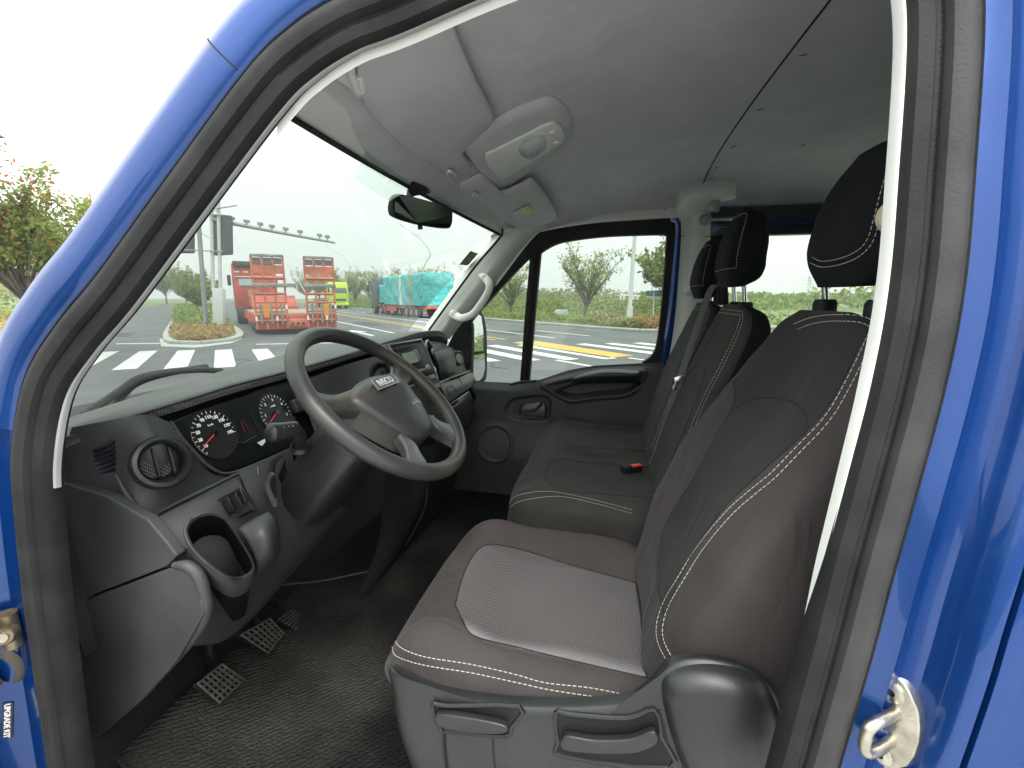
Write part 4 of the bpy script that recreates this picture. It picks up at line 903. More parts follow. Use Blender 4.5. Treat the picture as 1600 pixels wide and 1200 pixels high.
# the vent: outer ring, barrel and two blades
vc = P(254, 722, X=-.712); VN = (CAMLOC-vc).normalized()*.55+V((-.15, -.75, .35)); VN.normalize()
vt = MB().lathe([(.0495, -.01), (.0495, .004), (.047, .010), (.041, .012), (.036, .006), (.033, -.006), (.033, -.03), (.0001, -.03)], vc, VN, 48).build('air_vent', M['base'], DB)
e1_ = (V((0, 0, 1))-VN*VN.z).normalized(); e2_ = VN.cross(e1_)
for s_, h_ in ((-.013, .030), (.012, .031)):
    pts_ = []
    lo_, hi_ = [], []
    for k in range(13):
        f = lerp(-1, 1, k/12); y_ = f*h_*math.sqrt(max(0, 1-(s_/.034)**2)); 
        lo_.append(vc+e2_*(s_*1.0)+e1_*y_+VN*(.012*math.sqrt(max(0, 1-f*f*.9)))); hi_.append(vc+e2_*(s_*1.0-.004)+e1_*y_-VN*.022)
    mk('vent_blade', lo_+hi_, grid_faces(2, 13), M['base'], vt, solid=.003)
MB().lathe([(.0001, 0), (.026, 0)], vc+VN*-.016-e2_*-.004, VN, 30).build('vent_mesh', weave('vent_mesh_grey', (.02, .02, .02), (.16, .16, .16), .004), vt)
for k in range(6):
    a = (155+k*-1.5, 697+k*8.6); 
    q0, q1 = P(147+k*.8, 704.5+k*7.2, X=-.752), P(178+k*.5, 690+k*8.2, X=-.742)
    MB().tube([q0+V((-.002, -.003, 0)), q0.lerp(q1, .5)+V((-.003, -.004, 0)), q1+V((-.002, -.003, 0))], .0036, 8, asp=.8).build('demister_slot', M['lens'], DB)
    MB().tube([q0+V((-.003, -.004, -.0035)), q1+V((-.003, -.004, -.0035))], .0012, 6).build('slot_edge', M['base'], DB)
MB().tube([P(u, v, X=x) for u, v, x in [(181, 742, -.757), (195, 768, -.756), (212, 790, -.75), (236, 810, -.745)]], [.002, .004, .005, .004], 8, sm=5).build('moulded_ridge', M['dash'], DB)
# knee panel
KN = [[(236, 806, -.738), (290, 776, -.675), (345, 750, -.605), (400, 724, -.53), (455, 700, -.45)],
      [(252, 848, -.752), (310, 818, -.695), (365, 788, -.615), (415, 768, -.54), (465, 748, -.455)],
      [(278, 878, -.757), (330, 872, -.705), (385, 842, -.615), (430, 822, -.53), (485, 795, -.44)],
      [(312, 935, -.757), (348, 935, -.685), (400, 900, -.585), (447, 858, -.495), (515, 795, -.38)],
      [(308, 992, -.745), (350, 985, -.66), (400, 945, -.55), (455, 885, -.45), (540, 790, -.31)],
      [(300, 1010, -.70), (352, 1000, -.60), (405, 955, -.48), (460, 892, -.38), (550, 790, -.22)]]
kn = [[P(u, v, X=x) for u, v, x in r] for r in KN]
patch('knee_panel', kn, M['dash'], DB, n=8, sharp=0)
# switch carrier plate
sw = cr([P(u, v, X=x) for u, v, x in [(220, 823, -.752), (234, 810, -.745), (300, 778, -.672), (368, 744, -.588), (374, 746, -.583), (385, 770, -.58), (398, 792, -.58), (390, 800, -.592), (340, 824, -.66), (300, 850, -.705), (282, 868, -.765), (258, 886, -.775), (240, 857, -.767)]], 3, True)
b_ = MB(); b_.tube(sw, .0022, 6, closed=True); b_.build('carrier_joint', M['lens'], DB)
o_ = MB().tube([P(u, v, X=-.636) for u, v in [(340, 782), (374, 764), (388, 788), (355, 806)]], .003, 6, closed=True).build('switch_bank', M['base'], DB)
for k in range(3):
    u, v = 343+k*12.5, 781-k*6.3
    MB().ext([P(a, c, X=-.640+k*.010) for a, c in [(u, v), (u+11, v-5.5), (u+23, v+18), (u+12.5, v+23)]], (-.008, -.010, .004)).build('rocker_switch', M['dashd'], o_, bevel=.003)
# cup holder at the knee panel's left end
cup = [P(u, v, X=x) for u, v, x in [(292, 828, -.765), (302, 811, -.75), (325, 802, -.725), (348, 808, -.70), (362, 824, -.69), (380, 852, -.69), (395, 880, -.70), (391, 893, -.715), (375, 902, -.735), (358, 902, -.755), (335, 888, -.77), (312, 868, -.775), (297, 848, -.775)]]
cpl = cr(cup, 5, True); cc = sum(cpl, V())/len(cpl); nc_ = len(cpl); dn = V((.06, .07, -.11)).normalized()
vs = []
for s_, d in [(.85, .16), (1.04, .05), (1.07, .008), (1.045, -.001), (1.0, -.002), (.975, .005), (.95, .10), (.88, .26)]: vs += [cc+(p-cc)*s_+dn*d for p in cpl]
mk('cup_holder', vs, grid_faces(8, nc_, True)+[tuple(7*nc_+k for k in range(nc_))], [M['dash'], mat('cup_painted_shade', (.004, .004, .0042), .8, spec=.1)], DB, sharp=60, mi=[0]*5*nc_+[1]*(2*nc_+1))  # inside of the cup blackened, shade of the recess put into its colour
MB().tube([cc+(p-cc)*1.03+dn*-.0015 for p in cpl[40:]+cpl[:6]], .0035, 8).build('cup_rim', M['base'], DB)
patch('ashtray_cover', [[P(u, v, X=x) for u, v, x in r] for r in [[(372, 826, -.66), (395, 812, -.635), (420, 800, -.60)], [(390, 850, -.67), (415, 832, -.655), (432, 815, -.60)], [(402, 884, -.66), (425, 866, -.64), (437, 846, -.585)], [(398, 900, -.61), (420, 885, -.58), (435, 868, -.54)]]], M['dash'], DB, n=5, solid=.004)
# end panels facing the open door
sheet('end_panel', [P(u, v, X=x) for u, v, x in [(87, 749, -.776), (169, 777, -.776), (230, 812, -.776), (262, 850, -.778), (276, 869, -.778), (259, 886, -.778), (103, 946, -.778), (80, 950, -.776), (60, 850, -.776), (70, 760, -.776)]], M['dash'], DB, d=(.02, 0, 0), bevel=.003)
sheet('fuse_cover', [P(u, v, X=x) for u, v, x in [(103, 950, -.779), (262, 889.5, -.779), (290, 890, -.779), (306, 905, -.779), (316, 945, -.779), (317, 962, -.779), (275, 1035, -.779), (218, 1098, -.779), (150, 1155, -.779), (90, 1160, -.777), (80, 1000, -.777)]], M['dash'], DB, d=(.02, 0, 0), bevel=.003)
MB().tube([P(u, v, X=x) for u, v, x in [(272, 883, -.775), (292, 884, -.775), (310, 898, -.772), (320, 930, -.768), (322, 955, -.765), (310, 985, -.762), (270, 1035, -.762), (215, 1095, -.762)]], [.006, .010, .011, .011, .011, .010, .008, .006], 10, sm=5).build('moulded_ridge', M['dash'], DB)
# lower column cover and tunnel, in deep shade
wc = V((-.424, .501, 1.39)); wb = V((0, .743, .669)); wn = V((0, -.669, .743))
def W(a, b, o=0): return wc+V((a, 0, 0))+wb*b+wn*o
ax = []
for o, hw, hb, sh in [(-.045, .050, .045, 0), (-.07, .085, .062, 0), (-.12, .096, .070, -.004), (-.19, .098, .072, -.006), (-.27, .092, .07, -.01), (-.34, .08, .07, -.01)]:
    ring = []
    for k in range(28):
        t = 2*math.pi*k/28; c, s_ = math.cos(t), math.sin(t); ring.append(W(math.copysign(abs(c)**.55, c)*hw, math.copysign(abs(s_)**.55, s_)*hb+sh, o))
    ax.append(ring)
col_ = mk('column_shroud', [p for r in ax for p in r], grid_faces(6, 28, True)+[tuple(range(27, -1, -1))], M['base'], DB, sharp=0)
MB().tube([p+V((0, 0, 0)) for p in [W(-.100, .01, -.06), W(-.104, .005, -.12), W(-.104, 0, -.2)]], .0012, 5).build('shroud_joint', M['lens'], DB)
# stalk
k0, k1 = P(420, 677, X=-.62), P(462, 671, X=-.565); bt = P(469, 700, X=-.525)
sk = MB(); d_ = (k1-k0)
sk.tube([k0-d_*.06, k0-d_*.02, k0+d_*.08, k0+d_*.30, k0+d_*.34, k0+d_*.42, k1], [.004, .014, .0195, .0195, .0175, .0185, .0175], 18)
sk.tube([k1-d_*.12, k1+V((.012, .0, -.022)), bt], [.0165, .0135, .011], 14, sm=4)
sk.lathe([(.019, -.004), (.021, .004), (.014, .012)], bt, (k1-bt), 18)
so_ = sk.build('indicator_stalk', M['base'], DB)
for q in (.55, .72, .88):
    MB().tube([k0+d_*q+V((-.011, -.010, .0125)), k0+d_*q+V((-.014, -.0125, .002))], .0012, 5).build('stalk_mark', M['white'], so_)
MB().tube([P(u, v, X=-.56) for u, v in [(425, 740), (418, 758), (430, 790), (428, 780)]], .006, 8, sm=4).build('bolster_edge', M['dash'], DB)
MB().tube([P(u, v, X=x) for u, v, x in [(441, 712, -.53), (428, 722, -.53), (424, 745, -.53), (428, 772, -.53)]], [.004, .007, .007, .004], 8, sm=4).build('column_edge', M['base'], DB)
sheet('column_gap', [P(u, v, X=-.50) for u, v in [(446, 714), (437, 740), (431, 752), (436, 762), (448, 742)]], M['lens'], DB)
MB().tube([P(u, v, X=x) for u, v, x in [(403, 728, -.535), (404, 755, -.54), (410, 785, -.545)]], .0016, 6, sm=3).build('panel_scuff', mat('scuffed_edge', (.16, .15, .14), .8), DB)
# behind the wheel: inner dash face and blanking panel
patch('inner_face', [[P(u, v, X=x) for u, v, x in r] for r in [[(470, 596, -.28), (540, 570, -.10), (600, 553, .02)], [(480, 640, -.28), (545, 620, -.12), (605, 600, -.02)], [(500, 700, -.30), (560, 690, -.14), (620, 650, -.04)]]], M['dash'], DB, n=5)
MB().tube([P(u, v, X=-.10) for u, v in [(538, 578), (541, 615)]], .0015, 5).build('face_joint', M['lens'], DB)
ic = P(592, 582, X=-.02)
MB().lathe([(.034, -.002), (.034, .008), (.028, .010), (.024, .0), (.0001, -.004)], ic, (-.5, -.85, .1), 30).build('inner_vent', M['dashd'], DB)
MB().tube([ic+V((-.008, -.012, 0)), ic+V((.012, -.012, .004))], .004, 8).build('vent_tab', M['base'], DB)
# ---------------------------------------------------------------- centre stack
def CS(u, v, o=0):      # face of the stack, turned a little to the driver
    return P(u, v, pl=((-.03, .70-o, 1.45), (-.26, -.93, .26)))
SF = mat('stack_silver', (.26, .275, .265), .4, .3, var=.1)
STK = MB().ext([CS(u, v) for u, v in [(603, 538), (660, 528), (672, 552), (688, 600), (700, 640), (715, 690), (690, 700), (660, 660), (630, 600)]], (.06, .09, -.02)).build('centre_stack', M['dash'], DB, bevel=.006)
MB().tube([CS(u, v, .004) for u, v in [(607.5, 539.5), (658, 530.5), (683, 588), (664, 597), (640, 604)]], .0042, 8, closed=True).build('radio_bezel', SF, DB)
ra = MB().ext([CS(u, v, .002) for u, v in [(614, 545), (654, 536), (675, 583), (640, 592)]], (-.004, -.012, .003)).build('radio', M['base'], DB, bevel=.003)
MB().ext([CS(u, v, .016) for u, v in [(624, 552), (650, 545), (659, 566), (633, 573)]], (-.001, -.004, .001)).build('screen_frame', M['gloss'], ra, bevel=.002)
SC = mat('lcd_glass', (.30, .33, .26), .25)
MB().ext([CS(u, v, .021) for u, v in [(627, 553), (647, 548), (654, 565), (635, 570)]], (0, -.001, 0)).build('lcd_screen', SC, ra)
for k in range(4): MB().ext([CS(u+k*2.6, v+k*5, .016) for u, v in [(620, 552), (623, 551), (625, 554.5), (622, 555.5)]], (-.001, -.004, .001)).build('radio_key', M['dash'], ra, bevel=.001)
for k in range(3): MB().ext([CS(u+k*7, v-k*1.8, .016) for u, v in [(643, 580), (649, 578.3), (651, 582.5), (645, 584)]], (-.001, -.003, .001)).build('radio_key', SF, ra, bevel=.001)
MB().lathe([(.010, -.004), (.010, .008), (.008, .011), (.0001, .011)], CS(667, 574, .016), (-.26, -.93, .26), 20).build('radio_knob', SF, ra)
MB().ext([CS(u, v, .003) for u, v in [(652, 592), (677, 584), (681, 592), (662, 600)]], (-.002, -.006, .002)).build('tray_lid', mat('tray_gloss', (.10, .105, .10), .15), DB, bevel=.002)
MB().ext([CS(u, v, .003) for u, v in [(663, 604), (684, 598), (690, 614), (672, 620)]], (-.001, -.004, .001)).build('heater_panel', M['gloss'], DB, bevel=.002)
kc = CS(684, 618, .008)
hk = MB().lathe([(.030, -.01), (.030, .006), (.026, .010), (.0001, .010)], kc, (-.26, -.93, .26), 32).build('heater_dial', M['dashd'], DB)
for k in range(5):
    a = math.radians(30+k*28); MB().box(kc+V((math.cos(a)*.028, -.012+.003*math.sin(a), math.sin(a)*.028)), (.005, .003, .005)).build('dial_mark', M['base'], hk)
for k in range(3): MB().tube([CS(u+k*4, v+k*3, .02) for u, v in [(668, 655), (677, 650)]], .0025, 6).build('heater_key', M['white'] if k == 0 else M['base'], DB)
# passenger side: blade vent, upper bin, tray, glove box, end vent, cup ring
def PY(u, v, y): return P(u, v, Y=y)
patch('passenger_face', [[PY(*q) for q in r] for r in [[(662, 532, .68), (690, 536, .70), (712, 548, .72), (728, 566, .74), (760, 600, .76)], [(676, 560, .665), (700, 565, .68), (722, 570, .70), (736, 580, .72), (764, 606, .75)], [(686, 597, .655), (710, 590, .67), (730, 584, .69), (742, 592, .71), (767, 612, .74)]]], M['dash'], DB, n=6)
patch('upper_bin', [[PY(*q) for q in r] for r in [[(671, 540, .675), (690, 538, .68), (704, 543, .70)], [(675, 552, .63), (694, 549, .635), (709, 553, .665)], [(682, 570, .62), (700, 567, .625), (712, 566, .66)], [(685, 590, .63), (700, 586, .635), (711, 580, .665)], [(686, 594, .68), (702, 590, .69), (712, 583, .71)]]], M['base'], DB, n=6, solid=.004)
MB().tube([PY(u, v, y) for u, v, y in [(684, 568, .617), (700, 563, .622), (711, 560, .658)]], .0012, 5, sm=4).build('bin_joint', M['lens'], DB)
va = [PY(u, v, y) for u, v, y in [(668, 532, .672), (665, 540, .665), (669, 553, .655), (676, 566, .65), (684, 576, .648), (683, 566, .655), (678, 550, .66), (673, 538, .668)]]
bv = MB().tube(cr(va, 4, True), .004, 8, closed=True).build('blade_vent', SF, DB)
sheet('vent_mouth', cr([p+V((0, .004, 0)) for p in va], 4, True), M['lens'], bv)
for k in range(4):
    q = PY(672+k*3.2, 541+k*8, .655); MB().ext([q, q+V((.02, .002, .004)), q+V((.032, .0, -.006)), q+V((.03, .02, -.012)), q+V((.008, .02, -.006))], (0, 0, -.003)).build('vent_blade', M['dashd'], bv)
ec = PY(716, 560, .690)
ev = MB().lathe([(.036, -.006), (.036, .006), (.031, .009), (.027, .003), (.0001, .0)], ec, (-.3, -.95, .2), 36).build('end_vent', M['base'], DB)
MB().lathe([(.0001, .006), (.022, .006), (.024, .002)], ec+V((-.002, -.002, 0)), (-.3, -.95, .2), 30).build('vent_disc', mat('vent_grey', (.2, .215, .21), .35), ev)
# open shelf under the bin and the drawer below
TM = mat('tray_grey', (.14, .147, .142), .5, var=.1, bump=.2, bscale=500)
patch('shelf_front', [[PY(*q) for q in r] for r in [[(685, 602, .63), (705, 595, .64), (722, 588, .66), (737, 581, .69)], [(691, 618, .615), (712, 606, .62), (728, 599, .645), (742, 591, .68)], [(696, 633, .62), (716, 618, .625), (731, 608, .65), (744, 601, .69)]]], TM, DB, n=6, solid=.006)
MB().tube([PY(u, v, y) for u, v, y in [(686, 598, .628), (705, 590, .636), (722, 584, .655), (737, 578, .69)]], .003, 8, sm=4).build('shelf_edge', SF, DB)
MB().tube([PY(u, v, y) for u, v, y in [(703, 617, .612), (698, 607, .612), (705, 602, .612), (708, 604, .615), (713, 612, .615)]], .0013, 5, sm=3).build('lid_joint', M['lens'], DB)
MB().tube([PY(u, v, y) for u, v, y in [(716, 589.5, .643), (721, 598, .63), (725, 606, .635)]], .0013, 5, sm=3).build('lid_joint', M['lens'], DB)
patch('glove_box', [[PY(*q) for q in r] for r in [[(697, 635, .60), (716, 622, .605), (732, 611, .63)], [(702, 648, .59), (722, 634, .595), (737, 622, .63)], [(710, 672, .60), (728, 655, .61), (740, 640, .66)], [(712, 690, .70), (730, 672, .72), (742, 650, .74)]]], M['base'], DB, n=6, solid=.006)
MB().ext([PY(u, v, .597) for u, v in [(702, 632), (713, 624), (716, 627), (706, 636)]], (0, -.004, 0)).build('glove_box_latch', M['lens'], DB, bevel=.002)
ch = [PY(u, v, y) for u, v, y in [(731, 597, .665), (738, 593, .665), (744, 596, .67), (752, 611, .675), (758, 622, .67), (757, 627, .655), (751, 627, .645), (741, 615, .65), (734, 604, .66)]]
cpl = cr(ch, 4, True); c0 = sum(cpl, V())/len(cpl); nc_ = len(cpl); vs = []
for s_, d in [(1.08, -.03), (1.08, -.002), (1.03, .002), (.95, .0), (.88, -.06)]: vs += [c0+(p-c0)*s_+V((.2*d, -d*.5, d)) for p in cpl]
mk('cup_holder', vs, grid_faces(5, nc_, True)+[tuple(4*nc_+k for k in range(nc_))], M['dashd'], DB, sharp=60)
MB().tube([c0+(p-c0)*1.03 for p in cpl], .003, 8, closed=True).build('cup_rim', M['base'], DB)
# lower middle console: plain dark box down to the floor
patch('lower_console', [[P(u, v, X=x) for u, v, x in r] for r in [[(600, 700, -.14), (650, 700, -.04), (690, 690, .05), (720, 680, .25)], [(600, 770, -.14), (640, 770, -.06), (675, 760, .02), (715, 740, .3)], [(590, 850, -.15), (622, 850, -.1), (650, 820, .0), (700, 780, .3)], [(560, 930, -.2), (590, 910, -.15), (625, 870, -.02), (690, 800, .3)]]], M['dashd'], DB, n=5)
MB().tube([P(u, v, X=-.08) for u, v in [(668, 764), (662, 800), (634, 853)]], .004, 8, sm=4).build('console_edge', M['base'], DB)
MB().tube([P(u, v, X=x) for u, v, x in [(416, 919, -.35), (455, 912, -.3), (500, 908, -.25), (575, 893, -.15)]], .003, 6, sm=4).build('heater_cable', M['dash'], DB)
# ================================================================ steering wheel
SW = empty('steering_wheel', wc, 'worn dark grey steering wheel with four spokes and badge on its hub', 'steering wheel')
b = MB(); pts = [W(.216*math.cos(2*math.pi*k/72), .216*math.sin(2*math.pi*k/72)) for k in range(72)]
b.tube(pts, .0185, 20, closed=True); b.build('rim', M['wheel'], SW)
pad = cr([V((a, c, 0)) for a, c in [(-.112, -.01), (-.118, .028), (-.085, .05), (-.03, .062), (.03, .062), (.085, .05), (.118, .028), (.112, -.01), (.085, -.07), (.055, -.115), (.02, -.13), (-.02, -.13), (-.055, -.115), (-.085, -.07)]], 4, True)
vs = []; n_ = len(pad); rg = [(.98, -.045), (1.0, -.01), (.985, .006), (.95, .013), (.85, .020), (.6, .027), (.3, .030)]
for s_, o in rg: vs += [W(p.x*s_, -.02+(p.y+.02)*s_, o) for p in pad]
hub = mk('airbag_pad', vs, grid_faces(len(rg), n_, True)+[tuple((len(rg)-1)*n_+k for k in range(n_))], M['wheel'], SW, sharp=0)
def spoke(p0, p1, w0, w1, z0=.0, z1=0): 
    a, c = V((*p0, 0)), V((*p1, 0)); d = (c-a).normalized(); nrm = V((-d.y, d.x, 0)); vs = []
    for k in range(9):
        t = k/8; q = a.lerp(c, t); hw = lerp(w0, w1, t)-.012*math.sin(math.pi*t); o = lerp(z0, z1, t)-.006*math.sin(math.pi*t)
        for s_, dz_ in ((-1, -.018), (-1, .0), (-.8, .006), (0, .008), (.8, .006), (1, 0), (1, -.018)): vs.append(W(q.x+nrm.x*hw*s_, q.y+nrm.y*hw*s_, o+dz_))
    return mk('spoke', vs, grid_faces(9, 7, True), M['wheel'], SW, sharp=50)
spoke((.09, .02), (.208, .055), .034, .040); spoke((-.09, .02), (-.208, .055), .034, .040)
spoke((.06, -.10), (.112, -.185), .022, .024); spoke((-.06, -.10), (-.112, -.185), .022, .024)
for s_ in (1, -1):
    lo_ = cr([W(s_*a, c, .009) for a, c in [(.085, -.09), (.10, -.12), (.145, -.155), (.13, -.172), (.10, -.185), (.08, -.15), (.065, -.12)]], 3, True)
    MB().ext(lo_, wn*-.01).build('spoke_insert', mat('insert_grey', (.11, .115, .115), .35, .3), SW, bevel=.002)
IV = [(-.052, .012), (-.044, .040), (.050, .040), (.054, .030), (.046, .012)]
bd = MB().ext([W(a, c, .0285) for a, c in IV], wn*.004).build('badge', mat('badge_grey', (.22, .23, .22), .3, .5), hub, bevel=.001)
MB().tube([W(a, c, .033) for a, c in IV], .0014, 6, closed=True).build('badge_frame', M['silver'], hub)
text('badge_lettering', 'IVECO', W(.001, .026, .0332), (1, 0, 0), wb, .024, mat('badge_white', (.8, .82, .8), .3), hub, bold=.0006)
text('airbag_lettering', 'AIRBAG', W(.035, -.052, .0292), (1, 0, 0), wb, .010, M['silver'], hub, bold=.0001)
MB().tube([W(a, c, .0282) for a, c in [(.012, -.060), (.058, -.060), (.058, -.044), (.012, -.044)]], .0005, 5, closed=True).build('airbag_mark', M['silver'], hub)
# ================================================================ mirror, visors, pedals, mat
RM = empty('rear_view_mirror', P(657, 330, X=.0), 'black rear view mirror on a stem at the top of the windscreen', 'mirror')
mo = cr([P(u, v, X=x) for u, v, x in [(611, 316, -.09), (617, 304, -.09), (635, 305, -.06), (680, 317, .04), (704, 327, .10), (707, 338, .11), (705, 352, .10), (696, 357, .09), (650, 350, -.02), (618, 339, -.08), (611, 330, -.09)]], 4, True)
c0 = sum(mo, V())/len(mo); n_ = len(mo); vs = []
for s_, d in [(.96, -.004), (1.0, 0), (1.0, .008), (.9, .022), (.6, .032)]: vs += [c0+(p-c0)*s_+V((.25*d, d, 0)) for p in mo]
mk('mirror_housing', vs, grid_faces(5, n_, True)+[tuple(4*n_+k for k in range(n_))], M['dashd'], RM, sharp=60)
sheet('mirror_pane', [c0+(p-c0)*.93+V((-.002, -.006, 0)) for p in mo], mat('mirror_dark', (.10, .11, .115), .12, 1), RM)
MB().tube([P(655, 330, X=.0)+V((0, .02, 0)), P(655, 303, X=.02)+V((0, .03, 0)), WSP(648, 288, .01)], [.012, .011, .013], 10, sm=4).build('mirror_stem', M['dashd'], RM)
MB().ext([WSP(u, v, .012) for u, v in [(643, 282), (662, 290), (668, 298), (640, 303), (636, 297)]], (0, -.012, -.008)).build('mirror_foot', M['dashd'], RM, bevel=.003)
MB().tube([P(656, 352, X=.0), P(657, 358, X=.0)], .008, 8).build('dimming_tab', M['dashd'], RM)
VPL = [None]
def VL(u, v, o): return P(u, v, pl=(VPL[0][0]+VPL[0][1]*o, VPL[0][1]))
def visor(label, px, offs, name='sun_visor'):
    h_ = [HL(u, v, o) for u, v, o in px]; c0 = sum(h_, V())/len(h_); nv = V()
    for i in range(len(h_)): nv += (h_[i]-c0).cross(h_[(i+1) % len(h_)]-c0)
    nv.normalize(); nv = nv if nv.z < 0 else -nv; off_ = max(0, max((p-c0).dot(nv) for p in h_))*.5
    pts = cr([P(u, v, pl=(c0+nv*off_, nv)) for u, v, o in px], 4, True); c0 = sum(pts, V())/len(pts); n_ = len(pts)
    r = empty(name, c0, label, 'sun visor', 'sun visors under the headliner'); vs = []; VPL[0] = (c0.copy(), nv.copy())
    for s_, d in [(.985, .006), (1.0, 0), (.992, -.005), (.975, -.007), (.6, -.008)]: vs += [c0+(p-c0)*s_+V((0, 0, d)) for p in pts]
    mk('visor_panel', vs, grid_faces(5, n_, True)+[tuple(range(n_-1, -1, -1)), tuple(4*n_+k for k in range(n_))], M['visor'], r, sharp=60); return r
v1 = visor('large grey driver sun visor folded up beside the roof console', [(690, 10, .012), (722, 75, .012), (748, 135, .012), (771, 183, .012), (752, 207, .012), (726, 232, .012), (724, 245, .012), (738, 260, .012), (728, 273, .012), (712, 284, .012), (694, 266, .012), (660, 246, .012), (600, 195, .012), (566, 151, .012), (558, 120, .012), (559, 92, .012), (581, 60, .012), (637, 29, .012)], 0)
v2 = visor('smaller grey passenger sun visor with a printed label near the far pillar', [(716, 290, .012), (730, 281, .012), (746, 273, .012), (760, 276, .012), (782, 299, .012), (806, 292, .012), (830, 280, .012), (841, 289, .012), (857, 310, .012), (870, 331, .012), (867, 344, .012), (838, 353, .012), (806, 353, .012), (769, 330, .012), (742, 311, .012)], 0)
lb = MB().ext([VL(u, v, .0115) for u, v in [(801, 332), (826, 320), (832, 330), (811, 343)]], (0, 0, -.0008)).build('visor_label', mat('label_paper', (.62, .62, .55), .7), v2)
MB().ext([VL(u, v, .0125) for u, v in [(818, 324), (826, 320), (832, 330), (824, 334)]], (0, 0, -.0006)).build('label_panel', mat('label_yellow', (.65, .55, .12), .7), lb)
for k in range(4): MB().tube([VL(u+k*2.2, v+k*2.5, .013) for u, v in [(804, 333), (815, 328)]], .0006, 4).build('label_print', mat('print_grey', (.12, .12, .12), .7) if k == 0 else bpy.data.materials['print_grey'], lb)
for par, u, v in ((v1, 704, 268), (v2, 744, 303)):
    MB().tube([HL(u-6, v+4, .02), HL(u-3, v-1, .034), HL(u+6, v+3, .034), HL(u+8, v+7, .02)], .004, 8, sm=4).build('visor_clip', M['trimw'], par)
pb_ = MB().ext(cr([HL(u, v, .010) for u, v in [(512, 106), (522, 92), (545, 80), (563, 68), (560, 100), (562, 120), (566, 142), (558, 147), (545, 130)]], 3, True), (0, 0, -.008)).build('visor_bracket', M['trim'], v1, bevel=.003)
MB().tube([HL(u, v, .026) for u, v in [(548, 108), (553, 128), (561, 142), (566, 138), (562, 120)]], .006, 8, sm=4).build('visor_pivot', M['trimw'], v1)
MB().lathe([(.0001, .004), (.008, .004), (.009, 0)], HL(533, 104, .022), (0, 0, -1), 16).build('bracket_screw', M['dash'], v1)
def pedal(label, px, arm, ribs=(5, 6), m=None):
    q = [P(u, v, Y=y) for u, v, y in px]; c0 = sum(q, V())/4; r = empty('pedal', c0, label, 'pedal', 'pedals in the driver footwell')
    nrm = (q[1]-q[0]).cross(q[3]-q[0]).normalized(); nrm = nrm if nrm.y < 0 or nrm.z > 0 else -nrm
    if nrm.dot(CAMLOC-c0) < 0: nrm = -nrm
    MB().ext(q, -nrm*.016).build('pedal_pad', M['dashd'], r, bevel=.004)
    m = m or mat('worn_rubber', (.10, .09, .075), .7, var=.3, vscale=40)
    rb = MB()
    for k in range(ribs[0]+1): f = k/ribs[0]; rb.tube([q[0].lerp(q[3], f)+nrm*.002, q[1].lerp(q[2], f)+nrm*.002], .0024, 6)
    for k in range(ribs[1]+1 if ribs[1] else 0): f = k/ribs[1]; rb.tube([q[0].lerp(q[1], f)+nrm*.002, q[3].lerp(q[2], f)+nrm*.002], .0024, 6)
    o_ = rb.build('pad_ribs', m, r); o_['kind'] = 'stuff'
    MB().tube([c0-nrm*.012]+[P(u, v, Y=y) for u, v, y in arm], .011, 10, sm=4).build('pedal_arm', M['dashd'], r)
    return m
wm = pedal('clutch pedal, leftmost and nearest of the three pedals', [(308, 1068, .845), (345, 1038, .865), (380, 1062, .865), (342, 1098, .845)], [(330, 1030, .93), (325, 985, .95)])
pedal('brake pedal, middle of the three pedals', [(376, 992, .845), (421, 967, .865), (442, 990, .865), (418, 1020, .845)], [(395, 965, .93), (380, 940, .95)], m=wm)
pedal('accelerator pedal, farthest and smallest of the three pedals', [(436, 968, .86), (458, 952, .88), (472, 968, .88), (460, 983, .86)], [(440, 950, .93), (420, 935, .95)], ribs=(5, 0), m=mat('dull_rubber', (.08, .078, .072), .7))
# rubber floor mat with a pressed zigzag relief
fm = M['mat_']; t = fm.node_tree; bb = t.nodes['Principled BSDF']; bn = [n for n in t.nodes if n.type == 'BUMP'][0]
wv = t.nodes.new('ShaderNodeTexWave'); wv.wave_type = 'BANDS'; wv.bands_direction = 'DIAGONAL'; wv.inputs['Scale'].default_value = 40; wv.inputs['Distortion'].default_value = 5; wv.inputs['Detail'].default_value = 1.5; wv.inputs['Detail Scale'].default_value = 3
tcx = [n for n in t.nodes if n.type == 'TEX_COORD'][0]; t.links.new(tcx.outputs['Object'], wv.inputs['Vector'])
b2 = t.nodes.new('ShaderNodeBump'); b2.inputs['Strength'].default_value = .9; b2.inputs['Distance'].default_value = .004
t.links.new(wv.outputs['Fac'], b2.inputs['Height']); t.links.new(bn.outputs['Normal'], b2.inputs['Normal']); t.links.new(b2.outputs['Normal'], bb.inputs['Normal'])
rows = [[V((x, y, z)) for x in (-.80, -.6, -.4, -.2, 0, .2, .4)] for y, z in [(-.02, .652), (.2, .652), (.45, .653), (.70, .652), (.84, .662), (.93, .72)]]
fmo = patch('floor_mat', rows, fm, None, n=4, solid=.006)
tag(fmo, 'dusty black ribbed rubber mat on the driver footwell floor', 'floor mat')
